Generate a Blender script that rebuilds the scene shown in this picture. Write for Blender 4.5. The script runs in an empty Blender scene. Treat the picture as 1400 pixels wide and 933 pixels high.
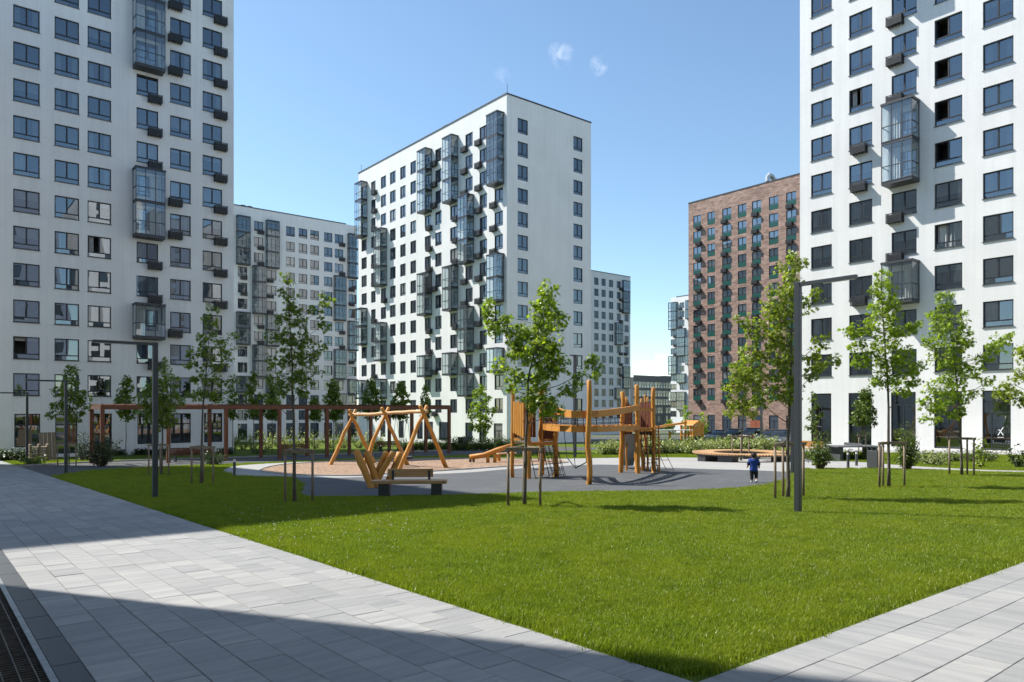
import bpy, bmesh, math, random
import numpy as np
from mathutils import Vector, Matrix
R = math.radians
random.seed(7); rng = np.random.default_rng(7)
sc = bpy.context.scene
col = sc.collection

# ---------------------------------------------------------------- camera, sky, sun, exposure
EYE = 1.926
cam_d = bpy.data.cameras.new("camera"); cam = bpy.data.objects.new("camera", cam_d); col.objects.link(cam)
cam.location = (0, 0, EYE); cam.rotation_euler = (R(90), 0, 0)
cam_d.sensor_width = 36; cam_d.lens = 36 * 1000 / 1400; cam_d.shift_y = (560 - 466.5) / 1400
cam_d.clip_start = .05; cam_d.clip_end = 6000
sc.camera = cam
SUN_EL, SUN_AZ = 50.0, math.atan2(-.923, .385)            # azimuth clockwise from +Y
sun_dir = Vector((math.sin(SUN_AZ) * math.cos(R(SUN_EL)), math.cos(SUN_AZ) * math.cos(R(SUN_EL)), math.sin(R(SUN_EL))))
sd = bpy.data.lights.new("sun", 'SUN'); so = bpy.data.objects.new("sun", sd); col.objects.link(so)
sd.energy = 4.4; sd.angle = R(.53); sd.color = (1, .955, .88)
so.rotation_euler = sun_dir.to_track_quat('Z', 'Y').to_euler()
so.location = (0, 0, 80)
w = bpy.data.worlds.new("World"); sc.world = w; w.use_nodes = True
wn, wl = w.node_tree.nodes, w.node_tree.links
wn.clear()
sky = wn.new('ShaderNodeTexSky'); sky.sky_type = 'NISHITA'; sky.sun_disc = False
sky.sun_elevation = R(SUN_EL); sky.sun_rotation = SUN_AZ
sky.altitude = 150; sky.air_density = 1.0; sky.dust_density = .3; sky.ozone_density = 1.9
bg = wn.new('ShaderNodeBackground'); bg.inputs[1].default_value = .108
wo = wn.new('ShaderNodeOutputWorld')
sc.view_settings.view_transform = 'Standard'; sc.view_settings.look = 'None'
sc.view_settings.exposure = .92; sc.view_settings.gamma = 1
sc.cycles.use_denoising = True
sc.cycles.max_bounces = 7; sc.cycles.diffuse_bounces = 3; sc.cycles.glossy_bounces = 3
sc.cycles.transmission_bounces = 4; sc.cycles.transparent_max_bounces = 14
sc.cycles.sample_clamp_indirect = 6; sc.cycles.caustics_reflective = False; sc.cycles.caustics_refractive = False

# ---------------------------------------------------------------- frame of the estate and ground plane
TH = R(39); Ax, Ay = math.cos(TH), math.sin(TH); Bx, By = -Ay, Ax
def ab2xy(a, b): return (a * Ax + b * Bx, a * Ay + b * By)
def xy2ab(x, y): return (x * Ax + y * Ay, x * Bx + y * By)
def zab(a, b): return -.00775 * min(max(a, -80), 200) - .02705 * min(max(b, -30), 150)
def zg(x, y):
    a, b = xy2ab(x, y); return zab(a, b)
def gp(px, py):                                            # a point of the sloping ground seen at a photo pixel
    u, v = (px - 700) / 1000, (py - 560) / 1000
    Y = EYE / (v - .0259 + .011 * u); return (u * Y, Y)
def at(px, py, Y): return Vector(((px - 700) / 1000 * Y, Y, EYE - (py - 560) / 1000 * Y))
def hide_z(px, Y): 
    x = (px - 700) / 1000 * Y; return (x, Y, zg(x, Y))

# clouds: thin wisps high up in the sky
tc = wn.new('ShaderNodeTexCoord'); nrm = wn.new('ShaderNodeVectorMath'); nrm.operation = 'NORMALIZE'
wl.new(tc.outputs['Generated'], nrm.inputs[0])
nz = wn.new('ShaderNodeTexNoise'); nz.inputs['Scale'].default_value = 55; nz.inputs['Detail'].default_value = 7; nz.inputs['Roughness'].default_value = .62; nz.inputs['Distortion'].default_value = .8
wl.new(nrm.outputs[0], nz.inputs['Vector'])
def wmath(op, a, b=None, clamp=False):
    n = wn.new('ShaderNodeMath'); n.operation = op; n.use_clamp = clamp
    for i, q in enumerate((a, b)):
        if q is None: continue
        if isinstance(q, (int, float)): n.inputs[i].default_value = q
        else: wl.new(q, n.inputs[i])
    return n.outputs[0]
tot = None
for (px, py, rad, amt) in ((768, 76, 17, .36), (760, 70, 11, .25), (818, 90, 13, .36), (686, 106, 13, .14), (905, 504, 24, .9), (880, 512, 22, .5), (935, 512, 26, .8)):
    d = Vector(((px - 700) / 1000, 1, (560 - py) / 1000)).normalized()
    vd = wn.new('ShaderNodeVectorMath'); vd.operation = 'DISTANCE'; wl.new(nrm.outputs[0], vd.inputs[0]); vd.inputs[1].default_value = d
    m = wmath('SUBTRACT', 1, wmath('DIVIDE', vd.outputs['Value'], rad / 1000), True)
    m = wmath('MULTIPLY', wmath('MULTIPLY', wmath('POWER', m, .7), wmath('MULTIPLY', wmath('SUBTRACT', nz.outputs[0], .42, True), 3.0)), amt)
    tot = m if tot is None else wmath('ADD', tot, m)
tot = wmath('MINIMUM', tot, .8)
mixc = wn.new('ShaderNodeMixRGB'); wl.new(tot, mixc.inputs[0]); tint = wn.new('ShaderNodeMixRGB'); tint.blend_type = 'MULTIPLY'; tint.inputs[0].default_value = 1; tint.inputs[2].default_value = (.93, 1.0, .97, 1); wl.new(sky.outputs[0], tint.inputs[1]); wl.new(tint.outputs[0], mixc.inputs[1]); mixc.inputs[2].default_value = (8.2, 8.4, 8.8, 1)
wl.new(mixc.outputs[0], bg.inputs[0]); wl.new(bg.outputs[0], wo.inputs[0])

# ---------------------------------------------------------------- object helpers
class MB:
    def __init__(s): s.v = []; s.f = []
    def quad(s, a, b, c, d):
        n = len(s.v); s.v += [tuple(a), tuple(b), tuple(c), tuple(d)]; s.f.append((n, n+1, n+2, n+3)); return s
    def poly(s, pts):
        n = len(s.v); s.v += [tuple(p) for p in pts]; s.f.append(tuple(range(n, n+len(pts)))); return s
    def box(s, x0, x1, y0, y1, z0, z1, M=None):
        p = [Vector(q) for q in ((x0,y0,z0),(x1,y0,z0),(x1,y1,z0),(x0,y1,z0),(x0,y0,z1),(x1,y0,z1),(x1,y1,z1),(x0,y1,z1))]
        if M is not None: p = [M @ q for q in p]
        n = len(s.v); s.v += [tuple(q) for q in p]
        s.f += [tuple(n+i for i in f) for f in ((3,2,1,0),(4,5,6,7),(0,1,5,4),(1,2,6,5),(2,3,7,6),(3,0,4,7))]; return s
    def bar(s, p, q, wd, ht, up=(0,0,1)):
        p, q = Vector(p), Vector(q); d = (q - p); L = d.length; d.normalize(); up = Vector(up)
        if abs(d.dot(up)) > .98: up = Vector((1,0,0))
        side = d.cross(up).normalized(); u2 = side.cross(d)
        M = Matrix((( d.x, side.x, u2.x, p.x),(d.y, side.y, u2.y, p.y),(d.z, side.z, u2.z, p.z),(0,0,0,1)))
        return s.box(0, L, -wd/2, wd/2, -ht/2, ht/2, M)
    def tube(s, pts, rad, n=8, caps=True):
        pts = [Vector(p) for p in pts]
        if isinstance(rad, (int, float)): rad = [rad] * len(pts)
        base = len(s.v); prev = None
        for i, p in enumerate(pts):
            d = (pts[min(i+1, len(pts)-1)] - pts[max(i-1, 0)])
            d = d.normalized() if d.length > 1e-9 else Vector((0,0,1))
            if prev is None:
                a = Vector((1,0,0)) if abs(d.x) < .9 else Vector((0,1,0))
                e1 = d.cross(a).normalized()
            else:
                e1 = (prev - d * prev.dot(d)).normalized()
            prev = e1; e2 = d.cross(e1)
            for k in range(n):
                t = 2*math.pi*k/n
                s.v.append(tuple(p + (e1*math.cos(t) + e2*math.sin(t)) * rad[i]))
        for i in range(len(pts)-1):
            for k in range(n):
                k2 = (k+1) % n
                s.f.append((base+i*n+k, base+i*n+k2, base+(i+1)*n+k2, base+(i+1)*n+k))
        if caps:
            s.f.append(tuple(base+k for k in reversed(range(n)))); e = base+(len(pts)-1)*n
            s.f.append(tuple(e+k for k in range(n)))
        return s
    def prism(s, pts, y0, y1, M=None):                      # outline in x,z extruded along y
        n = len(s.v); k = len(pts)
        P = [Vector((x, y0, z)) for x, z in pts] + [Vector((x, y1, z)) for x, z in pts]
        if M is not None: P = [M @ q for q in P]
        s.v += [tuple(q) for q in P]
        s.f.append(tuple(range(n, n+k))); s.f.append(tuple(range(n+2*k-1, n+k-1, -1)))
        for i in range(k):
            j = (i+1) % k; s.f.append((n+j, n+i, n+k+i, n+k+j))
        return s
    def mesh(s, name, mat=None, smooth=False):
        me = bpy.data.meshes.new(name); me.from_pydata(s.v, [], s.f); me.update()
        if mat: me.materials.append(mat)
        if smooth: me.polygons.foreach_set('use_smooth', [True]*len(me.polygons))
        return me
    def build(s, name, mat, parent=None, smooth=False, **kw):
        return obj(name, s.mesh(name, mat, smooth), parent, **kw)
def obj(name, me, parent=None, loc=None, rz=None, kind=None, label=None):
    o = bpy.data.objects.new(name, me); col.objects.link(o)
    if parent is not None: o.parent = parent
    if loc is not None: o.location = loc
    if rz is not None: o.rotation_euler = (0, 0, rz)
    if kind: o['kind'] = kind
    if label: o['label'] = label
    return o
def tag(o, label, cat, group=None):
    o['label'] = label; o['category'] = cat
    if group: o['group'] = group
    return o
def thing(name, label, cat, loc=(0,0,0), rz=0, group=None):
    o = bpy.data.objects.new(name, None); col.objects.link(o); o.location = loc; o.rotation_euler = (0,0,rz)
    o.empty_display_size = .3
    return tag(o, label, cat, group)
def dup(root, loc, rz=0, label=None, scale=None):
    def cp(o, par):
        c = o.copy(); col.objects.link(c); c.parent = par
        for ch in list(o.children): cp(ch, c)
        return c
    r = cp(root, None); r.location = loc; r.rotation_euler = (0,0,rz)
    if scale: r.scale = (scale,)*3
    if label: r['label'] = label
    return r
def bevel(o, wd=.01, seg=2):
    m = o.modifiers.new("bevel", 'BEVEL'); m.width = wd; m.segments = seg; m.limit_method = 'ANGLE'; m.angle_limit = R(40); return o
def fast_mesh(name, V, F, mat):                              # V (n,3) array, F (m,k) array of equal faces
    me = bpy.data.meshes.new(name)
    V = np.asarray(V, np.float32); F = np.asarray(F, np.int32)
    me.vertices.add(len(V)); me.vertices.foreach_set('co', V.ravel())
    me.loops.add(F.size); me.loops.foreach_set('vertex_index', F.ravel())
    me.polygons.add(len(F)); me.polygons.foreach_set('loop_start', np.arange(len(F), dtype=np.int32)*F.shape[1])
    me.update(calc_edges=True); me.materials.append(mat); return me

# ---------------------------------------------------------------- materials
class NT:
    def __init__(s, name):
        s.m = bpy.data.materials.new(name); s.m.use_nodes = True; s.t = s.m.node_tree; s.n = s.t.nodes; s.l = s.t.links
        s.b = s.n['Principled BSDF']; s.out = s.n['Material Output']
    def new(s, t, **kw):
        n = s.n.new(t)
        for k, v in kw.items():
            if k.startswith('_'): setattr(n, k[1:], v)
            else: s.set(n.inputs[k.replace('__', ' ')], v)
        return n
    def set(s, sock, v):
        if isinstance(v, bpy.types.NodeSocket): s.l.new(v, sock)
        else: sock.default_value = v
    def P(s, **kw):
        for k, v in kw.items(): s.set(s.b.inputs[k.replace('__', ' ')], v)
        return s
    def math(s, op, a, b=0., clamp=False):
        n = s.n.new('ShaderNodeMath'); n.operation = op; n.use_clamp = clamp; s.set(n.inputs[0], a); s.set(n.inputs[1], b); return n.outputs[0]
    def noise(s, scale, detail=3, rough=.55, vec=None, dist=0.):
        n = s.new('ShaderNodeTexNoise', Scale=scale, Detail=detail, Roughness=rough, Distortion=dist)
        if vec is not None: s.l.new(vec, n.inputs['Vector'])
        return n.outputs[0]
    def mapr(s, v, a, b, c, d):
        n = s.new('ShaderNodeMapRange'); s.set(n.inputs[0], v)
        for i, q in enumerate((a, b, c, d)): n.inputs[i+1].default_value = q
        return n.outputs[0]
    def mix(s, f, a, b, mode='MIX'):
        n = s.n.new('ShaderNodeMixRGB'); n.blend_type = mode
        s.set(n.inputs[0], f)
        for i, q in ((1, a), (2, b)):
            if isinstance(q, tuple): q = q + (1,) if len(q) == 3 else q
            s.set(n.inputs[i], q)
        return n.outputs[0]
    def ramp(s, f, stops):
        n = s.n.new('ShaderNodeValToRGB'); s.l.new(f, n.inputs[0]); e = n.color_ramp.elements
        while len(e) < len(stops): e.new(.5)
        for i, (p, c) in enumerate(stops): e[i].position = p; e[i].color = tuple(c) + (1,)
        return n.outputs[0]
    def bump(s, h, strength=.3, dist=.01):
        n = s.new('ShaderNodeBump', Strength=strength, Distance=dist); s.l.new(h, n.inputs['Height']); s.l.new(n.outputs[0], s.b.inputs['Normal']); return n.outputs[0]
    def obj_co(s): return s.new('ShaderNodeTexCoord').outputs['Object']
    def pos(s): return s.new('ShaderNodeNewGeometry').outputs['Position']
    def scaled(s, vec, sx, sy, sz, rz=0):
        n = s.new('ShaderNodeMapping'); s.l.new(vec, n.inputs[0]); n.inputs['Scale'].default_value = (sx, sy, sz); n.inputs['Rotation'].default_value = (0, 0, rz); return n.outputs[0]
    def rand_obj(s): return s.new('ShaderNodeObjectInfo').outputs['Random']
    def rand_isl(s): return s.new('ShaderNodeNewGeometry').outputs['Random Per Island']
def plain(name, c, rough=.6, metal=0., var=.12, scale=3., bumpk=0.):
    t = NT(name); n = t.noise(scale, 4, .6, t.obj_co())
    cc = t.mix(t.mapr(n, .3, .7, 0, 1), tuple(q*(1-var) for q in c), tuple(min(1, q*(1+var)) for q in c))
    t.P(Base__Color=cc, Roughness=rough, Metallic=metal)
    if bumpk: t.bump(t.noise(scale*12, 3, .6, t.obj_co()), bumpk, .004)
    return t.m
M = {}
def white_wall(name, c, tile=(.6, .3)):
    t = NT(name); p = t.obj_co()
    # facade coordinates: along (x+y) and z
    sep = t.new('ShaderNodeSeparateXYZ'); t.l.new(p, sep.inputs[0])
    cmb = t.new('ShaderNodeCombineXYZ'); t.l.new(t.math('ADD', sep.outputs[0], sep.outputs[1]), cmb.inputs[0]); t.l.new(sep.outputs[2], cmb.inputs[1])
    br = t.new('ShaderNodeTexBrick', Scale=1.0, Mortar__Size=.012, Brick__Width=tile[0], Row__Height=tile[1])
    br.inputs['Color1'].default_value = (1, 1, 1, 1); br.inputs['Color2'].default_value = (.985, .985, .985, 1); br.inputs['Mortar'].default_value = (.955, .955, .955, 1)
    t.l.new(cmb.outputs[0], br.inputs['Vector'])
    n1 = t.mapr(t.noise(.25, 4, .6, p), .3, .7, .94, 1.03)
    streak = t.mapr(t.noise(1.0, 5, .68, t.scaled(cmb.outputs[0], 2.0, .06, 1)), .4, .75, 1.0, .90)
    c1 = t.mix(1, c, br.outputs[0], 'MULTIPLY')
    cc = t.mix(1, c1, t.math('MULTIPLY', n1, streak), 'MULTIPLY')
    t.P(Base__Color=cc, Roughness=.85); t.b.inputs['Specular IOR Level'].default_value = .25
    t.bump(br.outputs['Fac'], .05, -.003)
    return t.m
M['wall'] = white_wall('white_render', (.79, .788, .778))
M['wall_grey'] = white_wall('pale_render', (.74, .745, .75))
def brick_wall():
    t = NT('brown_brick'); p = t.obj_co()
    sep = t.new('ShaderNodeSeparateXYZ'); t.l.new(p, sep.inputs[0])
    cmb = t.new('ShaderNodeCombineXYZ'); t.l.new(t.math('ADD', sep.outputs[0], sep.outputs[1]), cmb.inputs[0]); t.l.new(sep.outputs[2], cmb.inputs[1])
    br = t.new('ShaderNodeTexBrick', Scale=1.0, Mortar__Size=.012, Brick__Width=.5, Row__Height=.16, Bias=-.1)
    br.inputs['Color1'].default_value = (.255, .15, .112, 1); br.inputs['Color2'].default_value = (.35, .235, .185, 1); br.inputs['Mortar'].default_value = (.33, .28, .245, 1)
    t.l.new(cmb.outputs[0], br.inputs['Vector'])
    cell = t.new('ShaderNodeTexVoronoi', Scale=1.0); t.l.new(t.scaled(cmb.outputs[0], 1.1, 3.2, 1), cell.inputs['Vector'])
    sx = t.new('ShaderNodeSeparateColor'); t.l.new(cell.outputs['Color'], sx.inputs[0])
    k = t.mapr(sx.outputs[0], 0, 1, .72, 1.28)
    cc = t.mix(1, br.outputs[0], k, 'MULTIPLY')
    t.P(Base__Color=cc, Roughness=.9); t.bump(br.outputs['Fac'], .3, -.006)
    return t.m
M['brick'] = brick_wall()
M['glass_bal_shaded'] = None
M['frame'] = plain('dark_frame', (.028, .031, .036), .45, .3, .1)
M['cap'] = plain('metal_coping', (.06, .063, .07), .5, .5)
M['slab'] = plain('balcony_slab', (.05, .055, .062), .5, .2)
M['ac'] = plain('basket_metal', (.045, .047, .05), .5, .4)
M['ac_unit'] = plain('grey_metal', (.3, .3, .3), .5, .2)
M['green_panel'] = plain('green_panel', (.012, .085, .065), .35, .1)
M['sill'] = plain('sill_metal', (.12, .125, .13), .4, .5)
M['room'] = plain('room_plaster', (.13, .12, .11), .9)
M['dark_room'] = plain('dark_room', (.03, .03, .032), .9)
M['curtain'] = plain('curtain_cloth', (.55, .54, .52), .95, 0, .15, 6)
M['blind'] = plain('roller_blind', (.38, .36, .33), .95)
M['brown_panel'] = plain('brown_panel', (.18, .07, .03), .6)
def glass_near(name, refl=.17, tint=(.55, .63, .66), film=0):
    t = NT(name); t.n.remove(t.b)
    nrm = t.new('ShaderNodeBump', Strength=.11, Distance=.05); t.l.new(t.noise(.55, 0, .5, t.pos()), nrm.inputs['Height'])
    lw = t.new('ShaderNodeLayerWeight', Blend=.35)
    fac = t.math('ADD', t.math('MULTIPLY', lw.outputs['Fresnel'], 1.0), refl, True)
    tr = t.new('ShaderNodeBsdfTransparent'); tr.inputs[0].default_value = tint + (1,)
    gl = t.new('ShaderNodeBsdfGlossy'); gl.inputs['Color'].default_value = (.86, .93, 1, 1); gl.inputs['Roughness'].default_value = 0.0
    t.l.new(nrm.outputs[0], gl.inputs['Normal'])
    mx = t.new('ShaderNodeMixShader'); t.l.new(fac, mx.inputs[0]); t.l.new(tr.outputs[0], mx.inputs[1]); t.l.new(gl.outputs[0], mx.inputs[2])
    if film:                                                # thin dust, mixed in pale so the panes look lit
        df = t.new('ShaderNodeBsdfDiffuse'); df.inputs[0].default_value = (.62, .70, .70, 1); m2 = t.new('ShaderNodeMixShader'); m2.inputs[0].default_value = film; t.l.new(mx.outputs[0], m2.inputs[1]); t.l.new(df.outputs[0], m2.inputs[2]); mx = m2
    t.l.new(mx.outputs[0], t.out.inputs[0]); return t.m
M['glass'] = glass_near('window_glass')
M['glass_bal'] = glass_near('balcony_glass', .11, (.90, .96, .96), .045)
def glass_far(name, stops, refl=.11):
    t = NT(name)
    c = t.ramp(t.rand_obj(), stops)
    t.P(Base__Color=c, Roughness=.6); t.b.inputs['Specular IOR Level'].default_value = 0
    nrm = t.new('ShaderNodeBump', Strength=.12, Distance=.03); t.l.new(t.noise(.8, 1.5, .5, t.pos()), nrm.inputs['Height'])
    lw = t.new('ShaderNodeLayerWeight', Blend=.35)
    gl = t.new('ShaderNodeBsdfGlossy'); gl.inputs['Color'].default_value = (.86, .93, 1, 1); gl.inputs['Roughness'].default_value = .02
    t.l.new(nrm.outputs[0], gl.inputs['Normal'])
    mx = t.new('ShaderNodeMixShader'); t.l.new(t.math('ADD', lw.outputs['Fresnel'], refl, True), mx.inputs[0]); t.l.new(t.b.outputs[0], mx.inputs[1]); t.l.new(gl.outputs[0], mx.inputs[2])
    t.l.new(mx.outputs[0], t.out.inputs[0]); return t.m
M['glass_far'] = glass_far('far_glass', [(0, (.008, .010, .013)), (.5, (.018, .021, .025)), (.78, (.04, .044, .047)), (.92, (.08, .083, .08)), (1, (.22, .21, .20))])

M['glass_bal_shaded'] = glass_near('balcony_glass_shaded', .05, (.55, .62, .66), .03)  # balcony glass with the shade of the rear blocks put into its tint
M['glass_bal_blue'] = glass_near('balcony_glass_blue', .14, (.25, .50, .80), .05)
M['glass_tower_shaded'] = glass_far('far_tower_glass_shaded', [(0, (.01, .014, .024)), (.7, (.022, .028, .045)), (1, (.06, .065, .075))], .03)  # far glass darkened to carry the shade on this tower's face
M['reflected_clad'] = plain('reflected_grey_cladding', (.20, .24, .32), .8)  # blue grey set by the tone it gives to window reflections
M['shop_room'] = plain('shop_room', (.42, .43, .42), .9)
M['glass_brick'] = glass_far('brick_tower_glass', [(0, (.012, .015, .02)), (.6, (.04, .045, .05)), (.9, (.10, .105, .11)), (1, (.22, .21, .20))], .24)

# ---------------------------------------------------------------- buildings
_wc = {}
def win_frame(w, h, zt, style):
    key = ('f', round(w, 2), round(h, 2), style)
    if key not in _wc:
        m = MB(); x = w/2; t = .08
        m.box(-x, -x+t, .09, .17, 0, h).box(x-t, x, .09, .17, 0, h).box(-x+t, x-t, .09, .17, h-t, h).box(-x+t, x-t, .09, .17, 0, t)
        if style == 'shop':
            m.box(-x+t, x-t, .092, .168, h-.95, h-.87).box(-.035, .035, .094, .166, t, h-.95)
        elif style == 'door':
            m.box(-x+t, x-t, .092, .168, h-.8, h-.72).box(-x+t, x-t, .093, .167, h-1.55, h-1.49).box(-x*.42, -x*.42+.08, .094, .166, t, h-1.55)
            m.box(-x*.3, x-.12, .085, .095, .25, .33)
        else:
            m.box(-x+t, x-t, .092, .168, zt-.04, zt+.04).box(-.055, .055, .088, .172, zt+.035, h-t)
            if style == 'wide': m.box(-.03, .03, .094, .166, t, zt-.035)
        _wc[key] = m.mesh('window', M['frame'])
    return _wc[key]
def rect_mesh(kind, x0, x1, y, z0, z1, mat):
    key = (kind, round(x1-x0, 2), round(z1-z0, 2), mat.name)
    if key not in _wc:
        a, b = (x1-x0)/2, (z1-z0)/2
        _wc[key] = MB().quad((-a, 0, -b), (a, 0, -b), (a, 0, b), (-a, 0, b)).mesh(kind, mat)
    return _wc[key]
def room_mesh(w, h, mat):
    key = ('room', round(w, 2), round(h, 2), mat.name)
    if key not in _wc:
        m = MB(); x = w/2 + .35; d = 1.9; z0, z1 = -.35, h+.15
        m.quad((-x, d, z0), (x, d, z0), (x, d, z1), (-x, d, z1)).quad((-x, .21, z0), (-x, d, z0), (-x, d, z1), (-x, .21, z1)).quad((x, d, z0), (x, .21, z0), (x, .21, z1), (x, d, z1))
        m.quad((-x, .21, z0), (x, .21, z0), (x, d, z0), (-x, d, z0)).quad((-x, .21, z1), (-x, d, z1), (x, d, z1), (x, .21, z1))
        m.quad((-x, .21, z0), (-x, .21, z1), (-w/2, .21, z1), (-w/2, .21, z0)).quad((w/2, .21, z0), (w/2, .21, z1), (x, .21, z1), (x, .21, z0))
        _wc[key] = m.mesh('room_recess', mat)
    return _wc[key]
def curtain_mesh(w, h):
    key = ('curt', round(w, 1), round(h, 1))
    if key not in _wc:
        n = 14; m = MB(); P = [(-w/2 + w*i/n, .05*math.sin(i*2.2)) for i in range(n+1)]
        for i in range(n):
            (xa, ya), (xb, yb) = P[i], P[i+1]; m.quad((xa, ya, 0), (xb, yb, 0), (xb, yb, h), (xa, ya, h))
        _wc[key] = m.mesh('curtain', M['curtain'])
    return _wc[key]
def balcony_frame(w, d, h, n):
    key = ('bal', round(w, 2), round(d, 2), n)
    if key not in _wc:
        m = MB(); x = w/2; t = .055
        for i in range(n):
            z = i*h
            m.box(-x, x, -d, -.003, z, z+.2)
            m.box(-x, x, -d-.02, -d+.04, z+.202, z+.26).box(-x-.02, -x+.04, -d+.042, -.005, z+.202, z+.26).box(x-.04, x+.02, -d+.042, -.005, z+.202, z+.26)
            for xx in (-x+t/2, -x/3, x/3, x-t/2): m.box(xx-t/2, xx+t/2, -d, -d+t, z+.262, z+h-.002)
            for xx in (-x+t/2, x-t/2):
                m.box(xx-t/2, xx+t/2, -t-.004, -.004, z+.202, z+h-.002); m.box(xx-t/2+.005, xx+t/2-.005, -d+t+.002, -t-.006, z+1.3, z+1.36)
            m.box(-x+t+.002, -x/3-t/2-.002, -d+.004, -d+t-.006, z+1.3, z+1.36).box(-x/3+t/2+.002, x/3-t/2-.002, -d+.004, -d+t-.006, z+1.3, z+1.36).box(x/3+t/2+.002, x-t-.002, -d+.004, -d+t-.006, z+1.3, z+1.36)
        z = n*h; m.box(-x-.04, x+.04, -d-.04, -.003, z, z+.16)
        _wc[key] = m.mesh('balcony', M['slab'])
    return _wc[key]
def balcony_glazing(w, d, h, n, gm):
    key = ('balg', round(w, 2), round(d, 2), n, gm.name)
    if key not in _wc:
        m = MB(); x = w/2 - .03
        for i in range(n):
            z0, z1 = i*h+.26, i*h+h-.02
            m.quad((-x, -d+.027, z0), (x, -d+.027, z0), (x, -d+.027, z1), (-x, -d+.027, z1))
            m.quad((-x, -.01, z0), (-x, -d+.03, z0), (-x, -d+.03, z1), (-x, -.01, z1)).quad((x, -d+.03, z0), (x, -.01, z0), (x, -.01, z1), (x, -d+.03, z1))
        _wc[key] = m.mesh('glazing', gm)
    return _wc[key]
def ac_mesh():
    if 'ac' not in _wc:
        m = MB()
        for i in range(7): m.box(-.52, .52, -.52, -.49, .02+i*.1, .085+i*.1)
        for sx in (-.5, .5):
            for i in range(7): m.box(sx-.015, sx+.015, -.488, -.03, .02+i*.1, .085+i*.1)
        for a, b in ((-.55, -.521), (.521, .55)): m.box(a, b, -.53, -.48, -.03, .72).box(a, b, -.06, -.004, -.03, .72)
        for i in range(5): m.box(-.5+i*.24, -.46+i*.24, -.487, -.02, -.03, 0)
        m.box(-.45, .45, -.40, -.08, .03, .6)
        _wc['ac'] = m.mesh('air_conditioner', M['ac'])
    return _wc['ac']

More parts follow.
